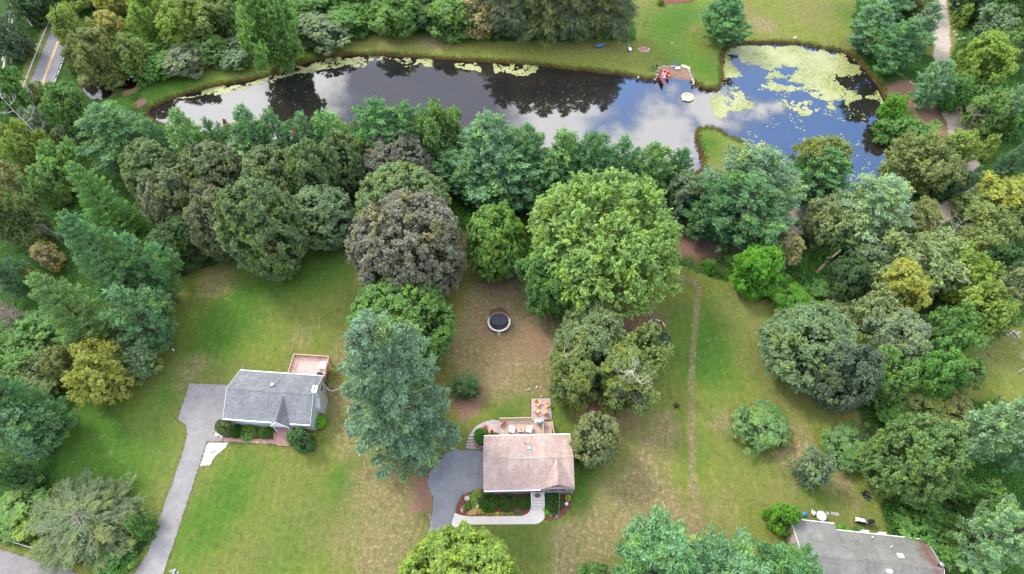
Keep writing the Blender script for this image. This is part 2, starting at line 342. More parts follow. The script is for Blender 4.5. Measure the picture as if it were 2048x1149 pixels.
    mudf = g.ramp(g.math('ADD', B[0], g.math('MULTIPLY', g.math('SUBTRACT', nF, .5), .9)), [(.25, 0), (.8, .93)])
    mudc = g.mix(g.ramp(nF, [(.3, 0), (.7, 1)]), (.17, .085, .058), (.36, .215, .15))
    base = g.mix(mudf, base, g.mix(1.0, mudc, fine, 'MULTIPLY'))
    bankf = g.ramp(g.math('ADD', B[1], g.math('MULTIPLY', g.math('SUBTRACT', nF, .5), .9)), [(.3, 0), (.7, .85)])
    base = g.mix(bankf, base, g.mix(g.ramp(nM, [(.35, 0), (.62, 1)]), (.045, .065, .014), (.10, .06, .03)))
    rc = g.mix(g.ramp(nF, [(.3, 0), (.7, 1)]), (.33, .26, .205), (.52, .445, .375)); rc = g.mix(g.ramp(nM, [(.5, 0), (.75, .5)]), rc, (.25, .21, .15))
    base = g.mix(B[2], base, g.mix(1.0, rc, fine, 'MULTIPLY'))
    base = g.mix(C3[0], base, g.mix(1.0, g.mix(g.ramp(nF, [(.3, 0), (.7, 1)]), (.20, .115, .075), (.34, .22, .155)), fine, 'MULTIPLY'))
    sxy = g.n('ShaderNodeSeparateXYZ'); g.l(co, sxy.inputs[0]); mow = g.math('SINE', g.math('ADD', g.math('MULTIPLY', sxy.outputs[0], 5.2), g.math('MULTIPLY', nL, 9.0)))
    base = g.mix(g.math('MULTIPLY', A[0], g.ramp(nM, [(.42, 0), (.62, .8)])), base, g.mix(1.0, base, g.ramp(mow, [(0, .93), (1, 1.07)]), 'MULTIPLY'))
    g.fin(base, .95, .1); g.bump(g.math('ADD', nFF, nF), .6, .12)
    me.materials.append(g.m)
    o = bpy.data.objects.new('ground', me); col.objects.link(o); tag(o, kind='structure')
make_ground()
# ---------------------------------------------------------------- water
g = G('pond_water'); g.b.inputs['IOR'].default_value = 2.25
mud_w = g.mix(g.ramp(g.noise(.08, 3), [(.4, 0), (.6, 1)]), (.012, .011, .012), (.02, .016, .014))
g.fin(mud_w, .012, .5); wn = g.noise(.9, 3, .5); g.bump(wn, .012, .05)
WATER = g.m
def grow(poly, d):
    n = len(poly); a = sum(poly[i][0] * poly[(i + 1) % n][1] - poly[(i + 1) % n][0] * poly[i][1] for i in range(n)); sg = 1 if a > 0 else -1; o = []
    for i in range(n):
        t = Vector(poly[(i + 1) % n]) - Vector(poly[i - 1]); t = t.normalized() if t.length > 0 else Vector((1, 0)); o.append((poly[i][0] + t.y * sg * d, poly[i][1] - t.x * sg * d))
    return o
def flat(name, poly, z, mat, kind='structure'):
    from mathutils.geometry import tessellate_polygon
    tr = tessellate_polygon([[Vector((x, y, 0)) for x, y in poly]])
    mb = MB(); mb.v = [(x, y, z) for x, y in poly]
    for t in tr:
        a, b, c = (Vector(poly[i]) for i in t); cr_ = (b - a).cross(c - a) if False else (b.x - a.x) * (c.y - a.y) - (b.y - a.y) * (c.x - a.x)
        mb.f.append(tuple(t) if cr_ > 0 else tuple(t)[::-1])
    o = mb.build(name, mat); 
    if kind: tag(o, kind=kind)
    return o
flat('pond_water', grow(POND, .9), WZ, WATER)
flat('creek_water', grow(CREEK, .5), WZ, WATER); flat('creek_pool', grow(CREEK2, .5), WZ, WATER)
# ---------------------------------------------------------------- foliage
def foliage_mat(name='foliage', trans=.30, hue=(1.26, 1.13, .70)):
    m = newmat(name); t = m.node_tree; l = t.links.new
    def n(k, **a):
        q = t.nodes.new(k)
        for x, y in a.items(): setattr(q, x, y)
        return q
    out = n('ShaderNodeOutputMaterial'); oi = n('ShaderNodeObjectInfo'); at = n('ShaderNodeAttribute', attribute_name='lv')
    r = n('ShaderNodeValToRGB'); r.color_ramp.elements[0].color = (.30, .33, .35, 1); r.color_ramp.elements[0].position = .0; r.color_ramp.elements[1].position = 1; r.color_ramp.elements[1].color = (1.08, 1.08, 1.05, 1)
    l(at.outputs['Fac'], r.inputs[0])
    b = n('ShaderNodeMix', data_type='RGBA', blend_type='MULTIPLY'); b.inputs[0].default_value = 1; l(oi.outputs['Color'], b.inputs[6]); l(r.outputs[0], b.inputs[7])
    # warm tint on part of the sprays
    co = n('ShaderNodeTexCoord'); nz = n('ShaderNodeTexNoise'); nz.inputs['Scale'].default_value = .35; nz.inputs['Detail'].default_value = 3; l(co.outputs['Object'], nz.inputs[0])
    r2 = n('ShaderNodeValToRGB'); r2.color_ramp.elements[0].position = .5; r2.color_ramp.elements[1].position = .68; l(nz.outputs[0], r2.inputs[0])
    t2 = n('ShaderNodeMix', data_type='RGBA', blend_type='MULTIPLY'); t2.inputs[7].default_value = (*hue, 1); l(r2.outputs[0], t2.inputs[0]); l(b.outputs[2], t2.inputs[6])
    g_ = n('ShaderNodeMix', data_type='RGBA', blend_type='MULTIPLY'); g_.inputs[0].default_value = 1; g_.inputs[7].default_value = (3.2, 3.3, 2.9, 1); l(t2.outputs[2], g_.inputs[6])
    p = n('ShaderNodeBsdfPrincipled'); p.inputs['Roughness'].default_value = .55; p.inputs['Specular IOR Level'].default_value = .18; l(g_.outputs[2], p.inputs['Base Color'])
    tr = n('ShaderNodeBsdfTranslucent'); l(g_.outputs[2], tr.inputs[0]); ms = n('ShaderNodeMixShader'); ms.inputs[0].default_value = trans
    l(p.outputs[0], ms.inputs[1]); l(tr.outputs[0], ms.inputs[2]); l(ms.outputs[0], out.inputs[0]); return m
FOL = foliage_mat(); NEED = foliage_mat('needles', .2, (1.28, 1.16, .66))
BARK = plain('bark', (.12, .095, .075), .9, .3, 6, .1); BIRCH = plain('pale_bark', (.42, .38, .33), .9, .2, 6, .1); DEADW = plain('dead_wood', (.27, .235, .20), .9, .25, 5, .1)
def nrm(a): return a / np.maximum(np.linalg.norm(a, axis=-1, keepdims=True), 1e-9)
def leaves(C, axis, normal, l, wd, rs):
    """diamond leaves: centres C, long axis, surface normal"""
    n = len(C); normal = nrm(normal); axis = nrm(axis - normal * np.sum(axis * normal, -1, keepdims=True)); side = np.cross(normal, axis)
    l = (l * rs.uniform(.7, 1.3, n))[:, None] / 2; wd = (wd * rs.uniform(.7, 1.3, n))[:, None] / 2
    return np.stack([C - axis * l, C + side * wd, C + axis * l, C - side * wd], 1)
PROF = {
 'round': lambda t: np.sqrt(np.clip(1 - (2 * t - 1) ** 2, 0, 1)) ** .9,
 'egg': lambda t: np.clip(np.where(t < .38, .62 + .38 * np.sin(t / .38 * math.pi / 2), np.sqrt(np.clip(1 - ((t - .38) / .62) ** 2, 0, 1))), 0, 1),
 'pine': lambda t: np.clip(np.where(t < .28, .74 + .26 * t / .28, (1 - ((t - .28) / .72) ** 2.1) ** .85), .03, 1),
 'cone': lambda t: np.clip(np.where(t < .12, .86 + .14 * t / .12, (1 - (t - .12) / .88) ** .56), .03, 1),
 'dome': lambda t: np.sqrt(np.clip(1 - t ** 2.2, 0, 1)),
}
def broad(seed, R, T, prof='egg', bf=.12, lobe=.26, cr=.42, per=30, lf=.40, plume=.3, dens=1.0, nmax=42000, jit=.16):
    rs = np.random.RandomState(seed); pf = PROF[prof]; b = bf * T; hc = T - b; lr = lobe * R
    tt = np.linspace(0, 1, 60); area = 2 * math.pi * R * hc / 60 * pf(tt).sum() * 1.1
    nl = int(dens * 1.25 * area / (math.pi * lr * lr)) + 6
    pt = pf(tt) + .12; t = rs.choice(tt, nl, p=pt / pt.sum()) + rs.uniform(-.008, .008, nl); t = np.clip(t, .02, .99)
    az = rs.uniform(0, 2 * math.pi, nl); wob = 1 + jit * np.sin(az * 2 + seed) * np.cos(t * 5 + seed) + rs.uniform(-jit, jit * .6, nl) + (rs.rand(nl) < .14) * rs.uniform(0, jit * .9, nl)
    rr = np.maximum(pf(t) * R * wob - lr * .75, 0)
    zc = b + t * hc; zc = np.where(t > .85, zc - lr * .7, zc)
    LC = np.stack([rr * np.cos(az), rr * np.sin(az), zc], -1)
    ctr = np.array([0, 0, b + hc * .42]); outw = nrm((LC - ctr) * np.array([1, 1, R / hc * 1.6]))
    lrad = lr * rs.uniform(.7, 1.25, nl)
    ncl = max(6, int(2.6 * (lr / cr) ** 2 * .8)); tot = nl * ncl
    if tot * per > nmax: ncl = max(5, int(nmax / per / nl))
    D = nrm(rs.normal(size=(nl, ncl, 3)) + outw[:, None] * 1.1 + np.array([0, 0, .25]))
    CC = LC[:, None] + D * (lrad[:, None, None] * rs.uniform(.75, 1.08, (nl, ncl, 1)))
    CC = CC.reshape(-1, 3); D = D.reshape(-1, 3); nC = len(CC)
    lobev = np.repeat(rs.uniform(0, 1, nl), ncl); cv = rs.uniform(0, 1, nC)
    off = rs.normal(size=(nC, per, 3)) * cr * .45; al = rs.uniform(-.6, 1.0, (nC, per, 1)) * cr * plume * 1.6
    Lc = CC[:, None] + off * (1 - plume * .45) + D[:, None] * al
    ax = D[:, None] * plume * 1.6 + rs.normal(size=(nC, per, 3)) * .7 - np.array([0, 0, .25 * (1 - plume)])
    nm = np.array([0, 0, .7]) + D[:, None] * .5 + rs.normal(size=(nC, per, 3)) * .55
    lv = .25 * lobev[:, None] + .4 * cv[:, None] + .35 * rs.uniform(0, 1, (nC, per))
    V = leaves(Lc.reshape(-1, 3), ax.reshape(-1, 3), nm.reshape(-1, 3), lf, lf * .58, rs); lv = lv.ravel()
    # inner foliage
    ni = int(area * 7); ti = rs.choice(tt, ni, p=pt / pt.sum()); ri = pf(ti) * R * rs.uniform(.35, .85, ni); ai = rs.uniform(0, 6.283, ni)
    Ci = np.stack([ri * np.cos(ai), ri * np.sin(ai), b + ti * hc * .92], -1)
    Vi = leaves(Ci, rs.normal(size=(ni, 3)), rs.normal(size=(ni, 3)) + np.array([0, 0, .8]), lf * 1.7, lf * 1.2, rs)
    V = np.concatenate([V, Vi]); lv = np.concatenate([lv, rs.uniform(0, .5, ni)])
    mb = MB(); tr = .035 * T ** .8 * .6 + .06
    mb.tube([(0, 0, -.3), (0.05 * R * .3, 0, T * .3), (.02 * R, .03 * R, T * .6), (0, 0, T * .88)], [tr * 1.25, tr * .85, tr * .5, tr * .12], 7)
    for i in rs.choice(nl, min(nl, 16), replace=False):
        p = LC[i]; z0 = max(.18 * T, p[2] - .45 * np.hypot(p[0], p[1]) - .1 * T); z0 = min(z0, T * .7)
        mid = (p[0] * .5, p[1] * .5, z0 + (p[2] - z0) * .62); mb.tube([(0, 0, z0), mid, tuple(p)], [tr * .42, tr * .26, tr * .08], 5)
    return V, lv, mb
def conifer(seed, R, T, prof='pine', bf=.08, sp=.85, nb=8, per=13, lf=.42, wd=.15, rise=.25, dens=1.0, up=.55, droop=0.0, limbs=.25, nmax=46000, irr=.18):
    rs = np.random.RandomState(seed); pf = PROF[prof]; b = bf * T; hc = T - b
    nlev = int(hc / sp); C = []; DD = []; cvs = []; mb = MB(); tr = .016 * T + .05
    mb.tube([(0, 0, -.3), (0, 0, T * .5), (0, 0, T * .97)], [tr * 1.2, tr * .7, .04], 7)
    for k in range(nlev):
        t = (k + rs.uniform(0, .8)) / nlev; L0 = pf(np.array([t]))[0] * R
        n = max(4, int(nb * (.55 + .45 * L0 / R))); a0 = rs.uniform(0, 6.28)
        for j in range(n):
            az = a0 + j * 6.283 / n + rs.uniform(-.55, .55); Lb = L0 * rs.uniform(1 - irr * 1.6, 1 + irr * .55) * (1 + irr * .6 * math.sin(az * 2 + seed + t * 3)); z0 = b + t * hc - rise * Lb * .5
            d = np.array([math.cos(az), math.sin(az), 0]); s_ = np.array([-d[1], d[0], 0])
            def pos(q): return d * (q * Lb) + np.array([0, 0, z0 + rise * Lb * q - droop * Lb * q * q * (1 - .3 * q)])
            if rs.rand() < limbs: mb.tube([pos(.0), pos(.5), pos(.92)], [tr * .32 * (Lb / R + .25), tr * .2, tr * .06], 4, cap=False)
            m = max(2, int(dens * (2.1 + (Lb / .5) * 1.5)))
            q = np.sqrt(rs.uniform(.08, 1, m)); lat = rs.uniform(-1, 1, m) * .34 * Lb * (1.12 - q) * 1.3 + rs.normal(size=m) * .12
            base = np.array([pos(x) for x in q]) + s_ * lat[:, None]; base[:, 2] += rs.normal(size=m) * .14 + .05
            dr = nrm(d * 1.0 + s_ * (lat / (np.maximum(Lb, .3) * .30))[:, None] * .8 + np.array([0, 0, up * .6 + rise - droop * .9]) + rs.normal(size=(m, 3)) * .18)
            C.append(base); DD.append(dr); cvs.append(np.full(m, rs.rand()))
    C = np.concatenate(C); D = np.concatenate(DD); bv = np.concatenate(cvs); nC = len(C)
    per = min(per, max(6, int(nmax / nC)))
    s = rs.uniform(-.5, .55, (nC, per, 1)); Lc = C[:, None] + D[:, None] * s * .75 + rs.normal(size=(nC, per, 3)) * .13
    ax = D[:, None] * .9 + np.array([0, 0, up * .35]) + rs.normal(size=(nC, per, 3)) * .42
    nm = np.array([0, 0, .9]) + rs.normal(size=(nC, per, 3)) * .6
    lv = .30 * bv[:, None] + .35 * rs.uniform(0, 1, (nC, 1)) + .35 * rs.uniform(0, 1, (nC, per))
    V = leaves(Lc.reshape(-1, 3), ax.reshape(-1, 3), nm.reshape(-1, 3), lf, wd, rs)
    return V, lv.ravel(), mb
# prototypes: kind -> list of (R, T, crown mesh, trunk mesh, profile, bf)
def mk_proto(kind, R, T, prof, bf, gen, mat, bark, **kw):
    V, lv, mb = gen(R=R, T=T, prof=prof, bf=bf, **kw)
    cm = quads_mesh(kind + '_crown', V, lv, mat)
    tm = bpy.data.meshes.new(kind + '_trunk'); tm.from_pydata(mb.v, [], mb.f); tm.materials.append(bark); tm.update()
    PROTO.setdefault(kind, []).append((R, T, cm, tm, prof, bf))
PROTO = {}
B_, C_ = broad, conifer
for s_, (R_, T_) in enumerate([(3.2, 13), (5.5, 18), (8.0, 27)]):
    for v_ in (0, 1, 2):
        mk_proto('pine', R_, T_, 'pine', .10, C_, NEED, BARK, seed=10 + s_ * 3 + v_, sp=(.62, .8, 1.0)[s_], nb=(7, 9, 11)[s_], per=(12, 11, 11)[s_], dens=(1.1, 1.35, 1.6)[s_], lf=(.42, .46, .50)[s_], wd=(.15, .16, .17)[s_], rise=(.3, .45, .2)[v_], irr=(.2, .32, .26)[v_], nmax=(26000, 52000, 100000)[s_])
mk_proto('spruce', 5.0, 16, 'pine', .04, C_, NEED, BARK, seed=31, sp=.7, nb=10, per=13, lf=.36, wd=.12, rise=.05, up=.3, irr=.16, nmax=44000)
mk_proto('spruce', 2.6, 8, 'pine', .03, C_, NEED, BARK, seed=32, sp=.5, nb=8, per=12, lf=.28, wd=.10, rise=.05, up=.3, irr=.16)
mk_proto('wispy', 6.5, 15, 'egg', .05, C_, NEED, DEADW, seed=33, sp=.8, nb=12, per=12, lf=.5, wd=.09, rise=.5, up=.1, droop=.75, limbs=.5, irr=.3, nmax=60000, dens=1.35)
mk_proto('wispy', 5.5, 21, 'pine', .10, C_, NEED, DEADW, seed=34, sp=.8, nb=10, per=12, lf=.45, wd=.10, rise=.35, up=.1, droop=.55, limbs=1.0, irr=.3, nmax=42000)
for s_, (R_, T_) in enumerate([(1.6, 2.8), (3.0, 6.5), (4.8, 11), (7.0, 15)]):
    for v_ in (0, 1, 2):
        mk_proto('leafy', R_, T_, ('dome', 'round', 'egg', 'egg')[s_], (.0, .06, .12, .12)[s_], B_, FOL, BARK, seed=70 + s_ * 3 + v_, lobe=(.34, .32, .28, .24)[s_], cr=(.24, .34, .45, .55)[s_], lf=(.20, .28, .36, .42)[s_], per=26, plume=(.35, .6, .25)[v_], jit=(.2, .3, .26)[v_], dens=(1, .85, .92)[v_], nmax=(9000, 18000, 32000, 46000)[s_])
mk_proto('dense', 5.5, 13, 'egg', .08, B_, FOL, BARK, seed=50, lobe=.17, cr=.34, lf=.36, per=24, plume=.30, jit=.07, dens=1.25, nmax=52000)
mk_proto('dense', 4.2, 9, 'egg', .07, B_, FOL, BARK, seed=51, lobe=.19, cr=.34, lf=.32, per=24, plume=.30, jit=.09, dens=1.2, nmax=36000)
mk_proto('dense', 7.5, 17, 'egg', .07, B_, FOL, BARK, seed=52, lobe=.145, cr=.40, lf=.42, per=22, plume=.30, jit=.06, dens=1.25, nmax=70000)
mk_proto('plumed', 9.5, 17, 'egg', .12, B_, FOL, BARK, seed=55, lobe=.10, cr=.42, lf=.36, per=20, plume=.95, jit=.12, dens=1.15, nmax=95000)
mk_proto('loose', 4.0, 11, 'egg', .12, B_, FOL, BIRCH, seed=57, lobe=.27, cr=.42, lf=.34, per=20, plume=.5, jit=.3, dens=.75, nmax=22000)
mk_proto('loose', 2.6, 6, 'round', .06, B_, FOL, BIRCH, seed=58, lobe=.30, cr=.36, lf=.30, per=20, plume=.6, jit=.3, dens=.8, nmax=14000)
mk_proto('clipped', 1.1, 1.6, 'round', .0, B_, FOL, BARK, seed=60, lobe=.12, cr=.08, lf=.07, per=20, plume=.15, jit=.015, dens=1.6, nmax=14000)
mk_proto('tuft', .5, .5, 'dome', .0, B_, FOL, BARK, seed=61, lobe=.4, cr=.12, lf=.14, per=16, plume=.7, jit=.2, nmax=1600)
for v_ in (0, 1): mk_proto('fir', 7.5, 27, 'cone', .05, C_, NEED, BARK, seed=(91, 97)[v_], sp=1.05, nb=11, per=11, dens=2.1, lf=.44, wd=.15, rise=(.32, .42)[v_], irr=.22, up=.75, nmax=120000)
PROTO['pine'].sort(key=lambda q: q[0]); 
def fit_tree(cx, ytop, wpx, h, prof, bf, tmin, tmax, ratio):
    pf = PROF[prof]; ts = np.linspace(0, 1, 13); az = np.linspace(0, 6.283, 17)[:-1]
    T = 8.0 if h > 0 else -h; X, Y = P(cx, ytop + (h if h > 0 else wpx) * .55, T * .4); r = wpx / 2 / scale_at(X, Y, T * .5)
    T = min(T, ratio * r)
    for it in range(80):
        zz = (bf + ts * (1 - bf)) * T; rr = pf(ts) * r
        xs = X + rr[:, None] * np.cos(az); ys = Y + rr[:, None] * np.sin(az); z3 = zz[:, None] + 0 * xs
        d = ys * CP + (H - z3) * SP; u = ys * SP - (H - z3) * CP; px = CXP + F * xs / d; py = CYP - F * u / d
        x0, x1, y0, y1 = px.min(), px.max(), py.min(), py.max(); s = F / (Y * CP + (H - T / 2) * SP)
        X += (cx - (x0 + x1) / 2) / s * .8; r *= (wpx / (x1 - x0)) ** .5; r = max(r, wpx * .3 / s)
        Y += (y0 - ytop) / s * .6
        if h > 0:
            T += ((h - (y1 - y0)) / s) * .4; T = min(max(T, max(tmin, r * .9)), tmax)
        T = min(T, ratio * r)
    return X, Y, r, T
TREES = []
def tree(kind, color, cx, ytop, wpx, h, name, label, cat='tree', group=None, tmin=1.0, tmax=None, bark=None, variant=None, var=.06):
    """one plant with its own trunk and crown; placed on the ground where its outline in plan calls for it"""
    protos = PROTO[kind]; prof0 = protos[0][4]; tmax = tmax or {'pine': 34, 'fir': 34, 'spruce': 20, 'wispy': 26, 'plumed': 22}.get(kind, 21)
    X, Y, r, T = fit_tree(cx, ytop, wpx, h, prof0 if kind != 'leafy' else 'egg', protos[0][5] if kind != 'leafy' else .1, tmin, tmax, {'pine': 5.2, 'fir': 4.8, 'spruce': 3.4, 'wispy': 4.4, 'plumed': 2.4, 'dense': 3.3}.get(kind, 3.0))
    best = sorted(protos, key=lambda q: abs(math.log(q[0] / r)) * 2 + abs(math.log(q[1] / T)))
    rd = random.Random(int(cx * 7 + ytop * 13 + wpx)); near = [q for q in best[:2] if abs(q[0] - best[0][0]) < .01]
    R0, T0, cm, tm, pr, bf = rd.choice(near) if variant is None else protos[variant]
    o = empty(name, (X, Y, 0), rd.uniform(0, 6.28), label, cat, group, (r / R0, r / R0, T / T0))
    t_ = bpy.data.objects.new('trunk', tm); c_ = bpy.data.objects.new('crown', cm)
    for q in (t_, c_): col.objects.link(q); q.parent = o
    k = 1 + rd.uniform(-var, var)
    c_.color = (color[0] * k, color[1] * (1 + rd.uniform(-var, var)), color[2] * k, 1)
    TREES.append((name, round(X, 1), round(Y, 1), round(r, 1), round(T, 1), label)); return o
K = dict(pine=(.060, .118, .052), bpine=(.080, .138, .074), ppine=(.108, .165, .090), dpine=(.040, .080, .038), lpine=(.085, .150, .052), spruce=(.086, .138, .086),
 green=(.060, .115, .032), mid=(.080, .135, .040), bright=(.108, .160, .046), fresh=(.088, .155, .034), lime=(.115, .155, .034), mg=(.082, .115, .050), yellow=(.20, .20, .045), gold=(.165, .170, .042), olive=(.100, .118, .042), dolive=(.068, .090, .034),
 bronze=(.086, .108, .052), gbronze=(.100, .112, .064), crimson=(.092, .090, .070), ggreen=(.092, .122, .070), dark=(.036, .066, .026), tan=(.17, .155, .075), red=(.24, .065, .035), vivid=(.065, .150, .020), dgg=(.055, .078, .050),
 palo=(.108, .134, .060), og=(.074, .112, .040), wisp=(.082, .096, .056), rhod=(.082, .110, .058), hedge=(.022, .062, .010), shrub=(.075, .125, .046))
GP = 'white pines between the driveway and the pond'; GM = 'bronze maples behind the left lawn'; GW = 'trees of the left woods'; GR = 'trees of the right woods'; GN = 'tall conifers on the far bank'; GT = 'woods above the left end of the pond'; GE = 'trees beside the dirt road'
